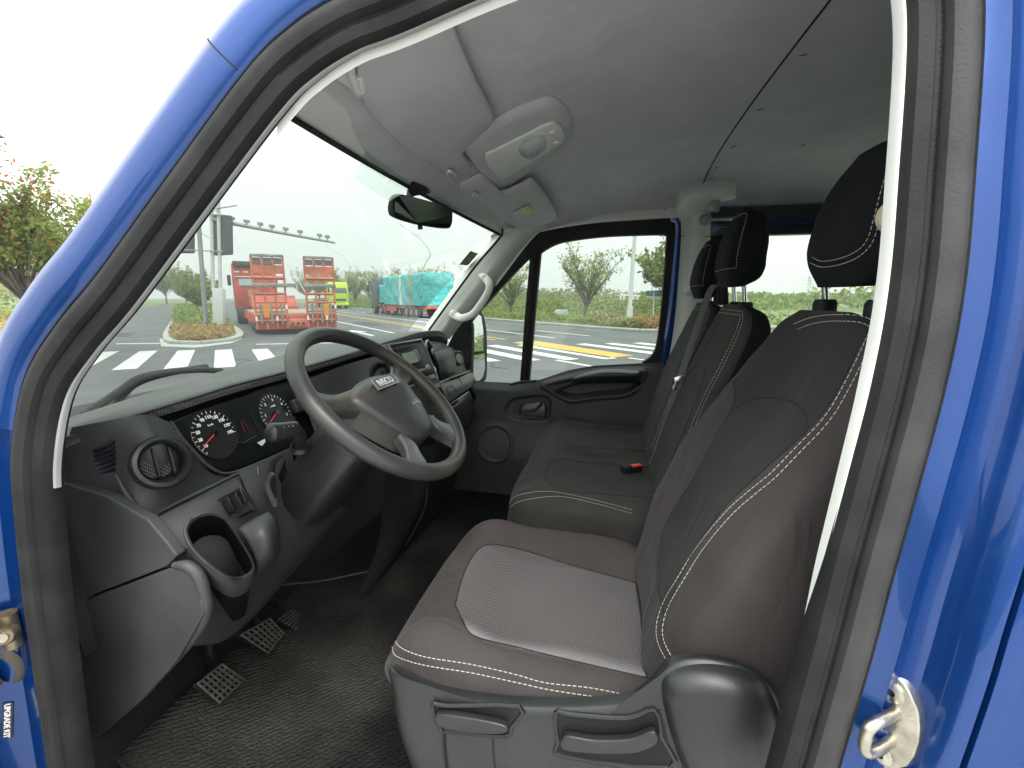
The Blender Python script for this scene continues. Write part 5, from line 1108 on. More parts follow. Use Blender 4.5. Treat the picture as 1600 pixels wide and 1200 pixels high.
# ================================================================ the street
RA = math.radians(44); rv = V((math.cos(RA), math.sin(RA), 0)); pv = V((math.sin(RA), -math.cos(RA), 0))
def ST(s, t, z=0): return rv*s+pv*t+V((0, 0, z))       # s along the road, t to its right
ASP = mat('asphalt', (.075, .08, .083), .8, col2=(.115, .12, .12), vscale=.7, bump=.6, bscale=60, bdist=.01, vdetail=8)
t_ = ASP.node_tree
KERB = mat('kerb_stone', (.36, .37, .34), .85, var=.15, vscale=3, bump=.3, bscale=40)
PAINT = mat('road_paint', (.62, .64, .62), .7, col2=(.42, .44, .43), vscale=3, vdetail=8, lo=.45, hi=.75)
YEL = mat('yellow_paint', (.55, .36, .05), .7, col2=(.42, .29, .08), vscale=3, vdetail=8)
SOIL = mat('verge_soil', (.15, .18, .08), .95, col2=(.12, .18, .06), vscale=.4, bump=.8, bscale=8, bdist=.05)
GR = [leafmat('leaf_green_a', (.16, .23, .06)), leafmat('leaf_green_b', (.26, .35, .085)), leafmat('leaf_olive', (.27, .26, .085)), leafmat('leaf_rust', (.38, .16, .06)), leafmat('leaf_red', (.50, .09, .05)), leafmat('leaf_dry', (.42, .29, .13))]
BARK = mat('bark', (.13, .11, .085), .9, var=.3, vscale=6, bump=.6, bscale=30, bdist=.02)
def ground(name, pts, z, m, kind='structure', d=None):
    b = MB(); q = [ST(s, t, z) for s, t in pts]
    if d: b.ext([p for p in q], (0, 0, d))
    else: b.add(q, [tuple(range(len(q)))])
    o = b.build(name, m, None, smooth=False); tag(o, kind=kind); return o
b = MB(); R_g = 900
b.add([V((math.cos(a)*R_g, math.sin(a)*R_g, -.02)) for a in [k*math.pi/16 for k in range(32)]], [tuple(range(32))])
gnd = b.build('ground', SOIL, None, smooth=False); tag(gnd, 'green verge and fields around the junction', kind='structure')
road = ground('road', [(-60, -40), (-60, 60), (12, 60), (12.5, 19), (15, 15.9), (300, 15.9), (300, -.4), (60, -1.0), (43, -.95), (27, -.25), (20.5, -.2), (18.2, -1.0), (19.5, -2.5), (26, -2.95), (41, -3.7), (75, -5.6), (146, -9.3), (146, -13.5), (75, -9.9), (43, -7.1), (30, -7.4), (22, -9), (16, -14), (12, -22), (12, -40)], 0.0, ASP)
road['label'] = 'grey asphalt road junction with lane markings'
bounce_ground = ground('added_bounce_ground', [(-9, -6), (-9, 3.0), (2.6, 3.0), (2.6, -6)], .008, mat('pale_bounce_surface', (.46, .46, .43), .85, var=.1, vscale=2))  # unseen pale ground, added to throw light up onto the headliner
bounce_ground['label'] = 'unseen pale ground added around the van to bounce light into the cab'
# kerbs: stones one by one near the junction
def kerb_run(path, name='kerb', step=1.0, w=.28, h=.13):
    pts = resample(cr([ST(*q) for q in path], 6), max(2, int(sum((ST(*a)-ST(*c)).length for a, c in zip(path, path[1:]))/step)+1))
    r = empty(name, pts[0]); tag(r, kind='structure')
    for a, c in zip(pts, pts[1:]):
        d = (c-a); n = V((-d.y, d.x, 0)).normalized()*w/2; g = d.normalized()*.008
        MB().ext([a+g-n, c-g-n, c-g+n, a+g+n], (0, 0, h)).build('kerb_stone', KERB, r, bevel=.015, seg=1)
    return r
kerb_run([(60, -1.15), (43, -1.1), (27, -.4), (21.5, -.35), (19.2, -.8), (18.4, -1.7), (19.3, -2.5), (22, -2.85), (26, -3.1), (41, -3.85), (60, -4.9)], 'median_kerb', 1.2)
kerb_run([(12, -24), (15, -15.5), (19, -11.2), (24, -8.6), (30, -7.55), (43, -7.25), (60, -8.5), (75, -10)], 'side_kerb', 2.0)
kerb_run([(12.4, 40), (12.6, 24), (13, 19), (14.2, 16.7), (17, 16.0), (30, 15.98), (60, 15.98), (110, 15.98)], 'far_kerb', 2.4)
isl = ground('median_island', [(60, -1.2), (43, -1.15), (27, -.45), (21.5, -.4), (19.4, -.9), (18.6, -1.7), (19.4, -2.45), (22, -2.8), (26, -3.05), (41, -3.8), (60, -4.8)], .0, SOIL, d=.11)
apron = ground('island_apron', [(20.5, -.25), (18.3, -.75), (17.2, -1.75), (18.3, -2.75), (22, -3.1), (20, -1.6)], .006, mat('pale_concrete', (.42, .43, .40), .85, var=.1), d=.012)
# painted markings, each a part of the road
def mark(pts, m=PAINT, name='road_marking', z=.006):
    b = MB().add([ST(s, t, z) for s, t in pts], [tuple(range(len(pts)))]); return b.build(name, m, road, smooth=False)
for k in range(19):
    t0 = -4.15+.98*k
    if 7.9 < t0 < 8.6: continue
    sf = 15.7-.42*(t0+.2); mark([(sf-4.4, t0), (sf, t0), (sf, t0+.45), (sf-4.4, t0+.45)], name='crosswalk_stripe')
mark([(8.2, 7.9), (13.3, 8.0), (13.4, 8.6), (13.3, 9.1), (8.2, 8.9)], YEL, 'median_nose')
mark([(17.4, .0), (17.65, .0), (14.9, 7.4), (14.65, 7.4)], name='stop_line')
mark([(20.2, -4.2), (20.45, -4.2), (19.9, -2.9), (19.65, -2.9)], name='stop_line')
for tt in (7.9, 8.35): mark([(14.5, tt), (14.5, tt+.16), (75, tt+1.7), (75, tt+1.54)], YEL, 'centre_line')
for tt in (3.35, 5.7): mark([(19, tt), (19, tt+.15), (46, tt+.15), (46, tt)], name='lane_line')
for k in range(8): mark([(48+k*9, 4.6), (48+k*9, 4.75), (52+k*9, 4.75), (52+k*9, 4.6)], name='lane_line')
for k in range(10): mark([(14+k*9, 12.3), (14+k*9, 12.45), (18+k*9, 12.45), (18+k*9, 12.3)], name='lane_line')
mark([(14, 10.4), (14, 10.55), (60, 10.9), (60, 10.75)], name='lane_line')
for s0 in (19.0, 20.5): mark([(s0, 4.42), (s0, 4.62), (s0+2.6, 4.62), (s0+2.6, 5.0), (s0+4.2, 4.52), (s0+2.6, 4.04), (s0+2.6, 4.42)], name='lane_arrow') if s0 < 20 else None
mark([(5.2, 6.4), (8.6, 6.35), (8.6, 6.5), (5.2, 6.55)], name='edge_line'); mark([(5.0, 8.35), (7.9, 8.3), (7.9, 8.45), (5.0, 8.5)], name='edge_line')
PAT = mat('road_repair', (.05, .053, .055), .85, var=.15, vscale=2, bump=.5, bscale=60, bdist=.01)
for pts in ([(9, 1.2), (10.6, 1.1), (10.8, 3.0), (9.1, 3.1)], [(26, 6.2), (31, 6.3), (31, 7.4), (26, 7.3)], [(16, 9.6), (18.5, 9.6), (18.4, 12.1), (16.1, 12.0)], [(24, -6.0), (27, -6.1), (27, -4.4), (24, -4.3)]): mark(pts, PAT, 'road_repair', .003)
rk = random.Random(9)
for s0, t0, n_ in ((8, 4.5, 9), (13, 6, 8), (18, 10.6, 10), (21, 5, 10), (22, -5, 9), (10, -1, 8), (14, 12.5, 8)):
    q = [(s0, t0)]
    for _ in range(n_): q.append((q[-1][0]+rk.uniform(.3, .9), q[-1][1]+rk.uniform(-.35, .4)))
    MB().tube([ST(a, c, .004) for a, c in q], [.03*rk.uniform(.5, 1.2) for _ in q], 5, asp=.12, up=(0, 0, 1)).build('tar_seam', PAT, road)
# ---------------------------------------------------------------- plants
def leaves(rnd, pts, size, b, mi=0, up=.3):
    for p in pts:
        a = V((rnd.gauss(0, 1), rnd.gauss(0, 1), rnd.gauss(0, 1)+up)).normalized(); c = a.orthogonal().normalized(); d = a.cross(c)
        th = rnd.uniform(0, 6.28); x = c*math.cos(th)+d*math.sin(th); y = a.cross(x); s = size*rnd.uniform(.6, 1.3); k = rnd.choice(mi) if isinstance(mi, (list, tuple)) else mi
        b.add([p-x*s, p-y*s*.45, p+x*s, p+y*s*.45], [(0, 1, 2, 3)], k)
def make_tree(rnd, H, spread, trunk_h, nb, leaf, nl, mats, mi, trunk_r=.07, tips=True, upness=.9):
    """returns (trunk mesh, crown mesh) about the origin"""
    tb = MB(); cb = MB(); ends = []
    tb.tube([V((0, 0, -.05)), V((.03, .02, trunk_h*.6)), V((0, .04, trunk_h))], [trunk_r*1.25, trunk_r, trunk_r*.8], 8, sm=3)
    for k in range(nb):
        a = 6.283*k/nb+rnd.uniform(-.4, .4); z0 = trunk_h*rnd.uniform(.75, 1.0); L_ = H-trunk_h; out = spread*rnd.uniform(.35, 1.0); hz = L_*rnd.uniform(.5, 1.0)*(1.1-.45*out/spread)
        p0 = V((0, .03, z0)); p1 = V((math.cos(a)*out*.45, math.sin(a)*out*.45, z0+hz*.5)); p2 = V((math.cos(a)*out, math.sin(a)*out, z0+hz))
        br = cr([p0, p1+V((rnd.gauss(0, .08), rnd.gauss(0, .08), 0)), p2], 5); n_ = len(br)
        tb.tube(br, [lerp(trunk_r*.5, trunk_r*.08, i/(n_-1)) for i in range(n_)], 5)
        for q in range(6):
            i = rnd.randint(3, n_-1); s = br[i]; d = (br[i]-br[i-1]).normalized(); d = (d*upness+V((rnd.gauss(0, .55), rnd.gauss(0, .55), rnd.gauss(.25, .35)))).normalized(); l = rnd.uniform(.12, .3)*L_
            e = s+d*l; m_ = s.lerp(e, .5)+V((0, 0, .04*l)); tb.tube([s, m_, e], [trunk_r*.14, trunk_r*.09, trunk_r*.04], 4); ends.append([s.lerp(e, f) for f in (.25, .45, .6, .75, .9, 1.0)])
        ends.append([br[i] for i in range(n_//2, n_)])
    for k in range(nl):
        seg = rnd.choice(ends); p = rnd.choice(seg)+V((rnd.gauss(0, .10), rnd.gauss(0, .10), rnd.gauss(0, .09)))*H*.22
        leaves(rnd, [p], leaf, cb, mi)
    mt = lambda n, bb, ms: mesh_only(n, bb, ms)
    return mt('trunk', tb, [BARK]), mt('crown', cb, mats)
def mesh_only(name, b, ms):
    me = bpy.data.meshes.new(name); me.from_pydata([tuple(v) for v in b.v], [], b.f)
    for m in ms: me.materials.append(m)
    me.polygons.foreach_set('material_index', b.m); me.polygons.foreach_set('use_smooth', [len(f) == 4 for f in b.f]); return me
def put(name, meshes, parts, loc, rz, sc, label, cat, group=None):
    r = empty(name, loc, label, cat, group, rz); r.scale = (sc,)*3
    for me, pn in zip(meshes, parts): link(pn, me, r, True)
    return r
rnd = random.Random(3)
vase = [make_tree(rnd, 4.6, 1.9, 1.0, 24, .075, 3600, [GR[1], GR[2], GR[0]], [0, 0, 1, 2], .09) for _ in range(3)]
maple = make_tree(random.Random(11), 4.3, 2.2, 1.5, 26, .06, 15000, [GR[0], GR[2], GR[3], GR[1]], [0, 1, 3, 1, 3, 3, 3, 1, 1, 3, 2, 0, 3], .09)
dense = [make_tree(random.Random(20+k), 5.5, 2.1, 1.4, 20, .16, 3600, [GR[0], GR[2], GR[1]], [0, 0, 1, 2], .09) for k in range(2)]
# row beyond the far kerb
row = [(18.3, 22.7, 1.05, 2), (22.9, 19.9, 1.18, 0), (32.0, 19.6, 1.05, 1), (40.5, 20.3, 1.15, 2), (49, 19.8, 1.2, 0), (58, 20.5, 1.25, 1), (67, 20, 1.3, 2), (76, 20.3, 1.45, 0), (86, 20, 1.5, 1), (97, 20.4, 1.7, 2), (110, 20, 1.8, 0), (124, 20.5, 2.0, 1), (140, 20, 2.2, 2)]
wh = ['leafy tree at the right edge of the passenger window, beside the green sign', 'bare branching tree in the middle of the passenger window', 'slim tree seen through the quarter window behind the pillar', 'sparse tree just left of the windscreen pillar, above the covered lorry']
for k, (s, t, sc, i) in enumerate(row):
    lab = wh[k] if k < 4 else 'sparse roadside tree in the far row, %s beyond the covered lorry' % ['first', 'second', 'third', 'fourth', 'fifth', 'sixth', 'seventh', 'eighth', 'ninth'][k-4]
    put('roadside_tree', vase[i] if k else dense[0], ('trunk', 'crown'), ST(s, t), k*1.3, sc, lab, 'tree', 'trees in a row beyond the far kerb')
# maple at the left, red patch in its crown
mt = put('maple_tree', maple, ('trunk', 'crown'), P(62, 455, Z=.0) if False else CAMLOC*V((1, 1, 0)).x*0+V((CAMLOC.x, CAMLOC.y, 0))+V(((P(45, 465, X=5.)-CAMLOC).x, (P(45, 465, X=5.)-CAMLOC).y, 0)).normalized()*17.0, .5, 1.22, 'autumn maple left of the blue windscreen pillar, red leaves in its crown', 'tree')
rb = MB(); rr = random.Random(5)
for k in range(170): leaves(rr, [V((rr.gauss(-.2, .22), rr.gauss(-.5, .22), rr.gauss(3.35, .33)))], .05, rb, [0, 0, 1])
link('red_leaves', mesh_only('red_leaves', rb, [GR[4], GR[3]]), mt, True)
# trees left of the slip road and on the island
for k, (s, t, sc, i) in enumerate([(88, -13.5, 1.25, 0), (100, -13.9, 1.4, 1), (118, -14.6, 1.6, 0), (150, -12.5, 1.8, 1), (76, -13.6, 1.15, 1), (165, -9, 2.0, 0)]):
    put('verge_tree', dense[i], ('trunk', 'crown'), ST(s, t), k*2.1, sc, 'bushy olive tree on the left verge behind the fence, %s from the road mouth' % ['third', 'fourth', 'fifth', 'sixth', 'second', 'seventh'][k], 'tree', 'bushy trees behind the left fence')
isl_tr = [(40, -2.2, .62, 0), (47, -2.6, .68, 1), (55, -3.0, .7, 0)]
for k, (s, t, sc, i) in enumerate(isl_tr):
    put('island_tree', dense[i], ('trunk', 'crown'), ST(s, t, .1), k*1.7, sc, '%s bushy tree on the median island behind the white cabinet' % ['nearest', 'middle', 'farthest'][k], 'tree', 'trees on the median island')
# ground cover and hedges: uncountable, so each stretch is one object
def cover(name, area, n, size, h, mats, mi, label, cat, seed=1, z0=.1, hf=None):
    r_ = random.Random(seed); b = MB()
    (s0, s1), (t0, t1) = area
    for _ in range(n):
        s = r_.uniform(s0, s1); t = r_.uniform(t0(s) if callable(t0) else t0, t1(s) if callable(t1) else t1)
        hh = h*(hf(s, t) if hf else 1); leaves(r_, [ST(s, t, z0+abs(r_.gauss(0, .5))*hh if hh < .3 else z0+r_.uniform(0, 1)**.7*hh)], size, b, mi, .8)
    o = b.build(name, mats, None, smooth=False); return tag(o, label, cat, kind='stuff')
tl = lambda s: interp([(18.7, -1.75), (19.6, -2.45), (22, -2.8), (26, -3.0), (41, -3.75), (60, -4.75)], s)
trr = lambda s: interp([(18.7, -1.65), (19.6, -.95), (21.5, -.5), (27, -.5), (43, -1.2), (60, -1.25)], s)
cover('dry_ground_cover', ((18.8, 31), (tl, trr)), 5200, .085, .22, [GR[5], GR[3], GR[2]], [0, 0, 0, 1, 2], 'dry straw coloured plants filling the nose of the median island', 'ground cover', 2)
cover('island_shrubs', ((29, 60), (tl, trr)), 6500, .13, .9, [GR[1], GR[0]], [0, 0, 1], 'bright green low shrubs on the median island', 'shrubs', 3, hf=lambda s, t: sstep(28, 34, s)*.7+.3)
gap = lambda s, t: .75+.25*math.sin(s*1.3)*math.sin(t*2+s*.4)
cover('kerb_hedge', ((15.5, 90), (16.5, 18.6)), 22000, .09, .6, [GR[1], GR[0], GR[2]], [0, 0, 1, 2], 'clipped green hedge strip along the far kerb', 'hedge', 4, hf=gap)
cover('dry_hedge', ((12.9, 20.5), (17.0, 20.5)), 8000, .09, .65, [GR[5], GR[3], GR[2]], [0, 0, 1, 2], 'brown dry hedge at the right end of the far kerb', 'hedge', 5, hf=gap)
cover('reed_thicket', ((15, 150), (22.5, 32)), 30000, .17, 1.7, [GR[0], GR[1], GR[2]], [0, 0, 1, 2], 'tall rough green thicket behind the roadside trees', 'thicket', 6, hf=lambda s, t: .5+.5*(.5+.5*math.sin(s*.35+1)*math.sin(s*.13)))
cover('far_wood', ((-60, 330), (60, 95)), 30000, .5, 4.2, [GR[0], GR[2]], [0, 0, 1], 'far dark green belt of woodland on the horizon', 'woodland', 7, hf=lambda s, t: .6+.4*math.sin(s*.11)*math.sin(s*.043+1))
cover('left_verge_bushes', ((24, 62), (-34, -13)), 15000, .2, 1.0, [GR[1], GR[0], GR[2]], [0, 0, 1, 2], 'low green bushes on the verge left of the slip road', 'bushes', 8, hf=lambda s, t: .5+.5*math.sin(s*.4)*math.sin(t*.5))
cover('left_dry_strip', ((16, 70), (lambda s: -13.2-abs(s-40)*.12, lambda s: -8.8-abs(s-40)*.06)), 7000, .12, .3, [GR[5], GR[2], GR[3]], [0, 0, 1, 2], 'dry orange ground cover beside the slip road', 'ground cover', 9)
cover('left_wood', ((70, 200), (-60, -24)), 9000, .45, 5.5, [GR[0], GR[2]], [0, 1], 'hazy wood at the end of the slip road', 'woodland', 10)
cover('rear_grass', ((-40, 14), (24, 60)), 9000, .2, .4, [GR[1], GR[0]], [0, 1], 'rough green grass seen through the rear side window', 'grass', 11, hf=gap)
# ---------------------------------------------------------------- fence
fr_ = empty('mesh_fence', ST(50, -11), 'dark green mesh fence along the slip road', 'fence')
FG = mat('fence_green', (.02, .06, .045), .6)
fp = resample(cr([ST(*q) for q in [(40, -10.5), (52, -10.8), (66, -12.0), (80, -13.5), (95, -15)]], 6), 20)
for p in fp: MB().box(p+V((0, 0, .8)), (.08, .08, 1.6)).build('fence_post', FG, fr_)
for z in (.35, .9, 1.5): MB().tube([p+V((0, 0, z)) for p in fp], .025, 5).build('fence_rail', FG, fr_)
# ---------------------------------------------------------------- poles and signs
GALV = mat('galvanised_steel', (.26, .28, .285), .5, .3, var=.08); WHP = mat('white_coated_steel', (.52, .545, .54), .5, var=.05); BLK = mat('signal_back', (.05, .06, .065), .6, var=.2, vscale=2)
def pole_at(u, v, s_guess=30): return P(u, v, Z=.1)
sp_ = pole_at(322, 512); SGN = empty('traffic_signal_pole', sp_, 'grey pole with two black signal boards standing on the median island', 'traffic signal')
D0 = (sp_-CAMLOC).dot(FW)
FWH = V((FW.x, FW.y, 0)).normalized()
def at_d(u, v, q): return P(u, v, pl=(q, FWH))       # same distance as a thing's base
MB().tube([sp_, at_d(309, 330, sp_)], [.11, .10], 14).build('pole', GALV, SGN)
for pts in ([(328, 331), (357, 334), (358, 395), (330, 397)], [(268, 333), (297, 333), (297, 393), (268, 393)]):
    q = [at_d(u, v, sp_)+FW*.2 for u, v in pts]; MB().ext(q, FW*.18).build('signal_board', BLK, SGN, bevel=.05, seg=3)
for v in (334, 391): MB().tube([at_d(278, v-1, sp_)+FW*-.0, at_d(348, v+2, sp_)], .03, 8).build('cross_bar', GALV, SGN)
MB().tube([at_d(295, 370, sp_), at_d(310, 361, sp_), at_d(327, 372, sp_)], .015, 6).build('hanger_wire', BLK, SGN)
cp = pole_at(339, 512); CAB = empty('camera_gantry', cp, 'white control cabinet and tall gantry pole with a camera arm over the road', 'gantry')
q = [at_d(u, v, cp) for u, v in [(331, 450), (347, 450), (349, 511), (332, 511)]]; MB().ext(q, FW*.3).build('cabinet', WHP, CAB, bevel=.02)
for u0, u1 in ((330, 326), (341.5, 337)): MB().tube([at_d(u0, 452, cp)+FW*.15, at_d(u1, 270, cp)+FW*.15], .085, 10).build('gantry_leg', WHP, CAB)
for k in range(5): MB().tube([at_d(327.5, 310+k*8-14, cp)+FW*.15, at_d(339, 310+k*8-14, cp)+FW*.15], .03, 6).build('rung', WHP, CAB)
am = [at_d(328, 341, cp)+FW*.15, at_d(390, 347, cp)+FW*1.0, at_d(440, 352, cp)+FW*1.6, at_d(497, 358, cp)+FW*2.2]
MB().tube(am, [.11, .09, .08, .06], 10, sm=4).build('camera_arm', GALV, CAB)
for f in (.08, .14, .26, .36, .44, .58, .72, .87, .95):
    p = cr(am, 10)[int(f*30)]; MB().box(p+V((0, 0, .24)), (.28, .14, .14)).tube([p, p+V((0, 0, .2))], .03, 6).build('traffic_camera', GALV, CAB)
MB().tube([at_d(333, 327, cp), at_d(370, 321, cp)], .03, 6).build('cross_bar', GALV, CAB)
for u, v in [(352, 408), (357, 404)]: MB().box(at_d(u, v, cp)+FW*6, (.1, 1.6, .12)).build('cross_bar', GALV, CAB)
def lamp_post(px, label, d=None, H=9):
    (u0, v0), (u1, v1), (u2, v2) = px; b0 = P(u0, v0, Z=0) if d is None else d
    r = empty('street_lamp', b0, label, 'street lamp', 'street lamps along the far kerb')
    a, c = at_d(u1, v1, b0), at_d(u2, v2, b0); a2 = b0.lerp(a, .82)
    MB().tube([b0, a2], [.13, .09], 10).build('lamp_pole', WHP, r)
    MB().tube([a2, a, a.lerp(c, .35)+V((0, 0, (c-a).length*.12)), c], [.08, .07, .05, .04], 8, sm=5).build('lamp_arm', WHP, r)
    d_ = (c-a).normalized(); MB().tube([c-d_*.1, c+d_*.6], [.12, .08], 8, asp=.4, up=(0, 0, 1)).build('lamp_head', GALV, r)
lamp_post([(672, 484), (672, 395), (628, 353)], 'curved white street lamp rising over the covered lorry', ST(52, 17.2))
lamp_post([(548, 482), (547, 415), (512, 386)], 'curved white street lamp behind the lime green lorry', ST(86, 17.2))
lamp_post([(460, 480), (459, 425), (442, 405)], 'small distant street lamp between the trailer ramps', ST(115, 17.2))
rp = P(982, 512, Z=.0); r = empty('signal_mast', rp, 'white mast with cross arms behind the hedge in the passenger window', 'mast')
MB().tube([rp, at_d(985, 478, rp)], [.19, .17], 12).build('mast_base', WHP, r); MB().tube([at_d(984, 479, rp), at_d(994, 340, rp)], [.12, .09], 10).build('mast_pole', WHP, r)
MB().tube([at_d(969, 461, rp), at_d(1000, 463, rp)], .05, 6).build('cross_arm', WHP, r)
for u in (970, 975, 990, 996): MB().box(at_d(u, 465, rp), (.12, .12, .22)).build('arm_lantern', WHP, r)
g0 = P(1020, 506, Z=0); r = empty('street_name_sign', g0, 'green street name sign on a thin post in the passenger window', 'sign')
MB().tube([g0, at_d(1022, 455, g0)], .05, 8).build('post', WHP, r)
gq = [at_d(u, v, g0) for u, v in [(1010, 454.5), (1036, 453), (1036, 463), (1010, 462)]]
MB().ext(gq, FW*.06).build('sign_panel', mat('sign_green', (.0, .22, .14), .5), r)
MB().ext([at_d(u, v, g0) for u, v in [(1010, 462.4), (1036, 463.4), (1036, 467), (1010, 466)]], FW*.06).build('sign_strip', WHP, r)
for k in range(4):
    c = gq[0].lerp(gq[1], .25+.17*k)+V((0, 0, -.13))-FW*.02; b = MB()
    for dz_ in (-.07, .0, .07): b.tube([c+RT*-.045+V((0, 0, dz_)), c+RT*.045+V((0, 0, dz_))], .012, 4)
    b.tube([c+V((0, 0, -.09)), c+V((0, 0, .09))], .012, 4); b.build('sign_character', WHP, r)
wb_ = P(877, 498, Z=.1); MB_ = MB().box(wb_+V((0, 0, .35)), (.5, .9, .6)); o = MB_.build('utility_box', WHP, None, bevel=.03); tag(o, 'small white utility box in the hedge beyond the far kerb', 'utility box')
# pylon and far blocks of flats
pp = P(1265, 470, Z=1.5) if False else ST(20, 190); 
py = empty('power_pylon', V((150, -60, 0)), 'faint lattice power pylon on the horizon behind the seats', 'pylon')
def pyl(u, vb, vt, dist):
    p = CAMLOC+(P(u, vb, Y=-1)-CAMLOC).normalized()*dist; p.z = 0; q = at_d(u, vt, p); w_ = (q.z)*.13
    b = MB()
    for sx in (-1, 1):
        for sy in (-1, 1): b.tube([p+V((sx*w_, sy*w_, 0)), q+V((sx*.3, sy*.3, 0))], .12, 4)
    for k in range(8):
        a = p.lerp(q, k/8); c = p.lerp(q, (k+1)/8); wa = lerp(w_, .3, k/8); wc_ = lerp(w_, .3, (k+1)/8)
        b.tube([a+V((-wa, wa, 0)), c+V((wc_, -wc_, 0))], .07, 4); b.tube([a+V((wa, -wa, 0)), c+V((-wc_, wc_, 0))], .07, 4)
    b.build('lattice', GALV, py); 
    for f in (.7, .83, .96): c = p.lerp(q, f); MB().tube([c-RT*5, c+RT*5], .12, 4).build('cross_arm', GALV, py)
pyl(1265, 475, 432, 330)
FLW = mat('far_flat_wall', (.55, .57, .58), .8); FLG = mat('far_flat_glass', (.22, .26, .30), .4)
for k, (u, wpx, vt, dist) in enumerate([(8, 26, 378, 420), (32, 26, 380, 430), (52, 12, 398, 450), (982, 14, 456, 500)]):
    d = (P(u, 470, X=5.)-CAMLOC); d.z = 0; p = CAMLOC+d.normalized()*dist; p.z = 0; h = at_d(u, vt, p).z; w_ = wpx*dist/720*.9
    o = empty('apartment_block', p, ['pale apartment block farthest left behind the maple', 'pale apartment block, second from left behind the maple', 'lower pale block right of the towers behind the maple', 'tiny pale block on the horizon in the passenger window'][k], 'building', 'far apartment blocks')
    MB().box(p+V((0, 0, h/2)), (w_, w_, h)).build('wall', FLW, o); MB().box(p+V((0, 0, h+1)), (w_*.4, w_*.4, 2)).build('roof', FLW, o)
    fl = int(h/3)
    if k < 3:
        n_ = V((CAMLOC.x-p.x, CAMLOC.y-p.y, 0)); 
        for j in range(1, fl, 2):
            for q_ in (-.32, 0, .32):
                MB().box(p+V((q_*w_, -w_/2-.1, j*3+1.2)), (w_*.2, .2, 2.6)).build('window', FLG, o); MB().box(p+V((-w_/2-.1, q_*w_, j*3+1.2)), (.2, w_*.2, 2.6)).build('window', FLG, o)
# ================================================================ lorries
RED = mat('truck_red', (.42, .07, .045), .55, var=.25, vscale=2); ORG = mat('ramp_orange', (.52, .145, .075), .6, var=.22, vscale=2); TYRE = mat('tyre', (.02, .02, .021), .8); STEEL = mat('dull_steel', (.30, .29, .26), .55, .4, var=.25, vscale=3)
WOOD = mat('deck_wood', (.34, .26, .17), .85, var=.3, vscale=2); DKM = mat('dark_frame', (.04, .04, .042), .6); CABG = mat('cab_glass', (.10, .14, .15), .1); AMB = mat('amber_board', (.75, .26, .02), .5); REFL = mat('reflector_white', (.75, .74, .70), .5)
def frame_at(o, ang): 
    c, s = math.cos(ang), math.sin(ang)
    return lambda x, y, z: V((o.x+c*x-s*y, o.y+s*x+c*y, o.z+z))        # x forward, y left
def obox(T, ang, c, sz): return MB().box(T(*c), sz, Matrix.Rotation(ang, 3, 'Z'))
def wheel(T, ang, x, y, r, w, parent, side):
    ax = Matrix.Rotation(ang, 3, 'Z') @ V((0, side, 0)); 
    t = MB().lathe([(r*.55, w/2), (r*.9, w/2), (r, w/2-.04), (r, -w/2+.04), (r*.9, -w/2), (r*.55, -w/2)], T(x, y, r), ax, 24).build('wheel', TYRE, parent)
    MB().lathe([(.0001, w/2-.05), (r*.3, w/2-.02), (r*.5, w/2-.08), (r*.58, w/2-.01)], T(x, y, r), ax, 20).build('rim', STEEL, t)
def cab(T, ang, R, x0, L_, W_, h0, h1, m, parent, dark_top=True):
    """flat-fronted lorry cab, front at x0+L_"""
    prof = [(x0, h0), (x0+L_, h0), (x0+L_+.05, h0+(h1-h0)*.45), (x0+L_-.12, h0+(h1-h0)*.82), (x0+L_-.55, h1-.12), (x0+L_-1.0, h1), (x0+.15, h1-.05), (x0, h1-.35)]
    b = MB().ext([T(x, -W_/2, z) for x, z in prof], T(0, W_, 0)-T(0, 0, 0)).build('cab', m, parent, bevel=.07, seg=3)
    zc = h0+(h1-h0)*.62
    MB().ext([T(x0+L_+.03, -W_*.42, zc-.35), T(x0+L_+.03, W_*.42, zc-.35), T(x0+L_-.09, W_*.40, zc+.42), T(x0+L_-.09, -W_*.40, zc+.42)], T(.02, 0, 0)-T(0, 0, 0)).build('windscreen', CABG, parent, bevel=.02)
    for s in (-1, 1): MB().ext([T(x0+L_-1.1, s*(W_/2+.005), zc-.3), T(x0+L_-.2, s*(W_/2+.005), zc-.3), T(x0+L_-.3, s*(W_/2+.005), zc+.3), T(x0+L_-1.1, s*(W_/2+.005), zc+.3)], T(0, s*.012, 0)-T(0, 0, 0)).build('side_window', CABG, parent)
    for s in (-1, 1): obox(T, ang, (x0+L_+.1, s*(W_/2+.18), zc+.1), (.1, .22, .7)).build('cab_mirror', DKM, parent, bevel=.03)
    for s in (-1, 1): obox(T, ang, (x0+L_+.05, s*W_*.38, h0+.25), (.06, .35, .18)).build('headlight', REFL, parent, bevel=.02)
    obox(T, ang, (x0+L_+.05, 0, h0+.75), (.05, W_*.7, .28)).build('grille', DKM, parent, bevel=.02)
    obox(T, ang, (x0+L_+.06, 0, h0+.05), (.12, W_*.98, .3)).build('bumper', m, parent, bevel=.04)
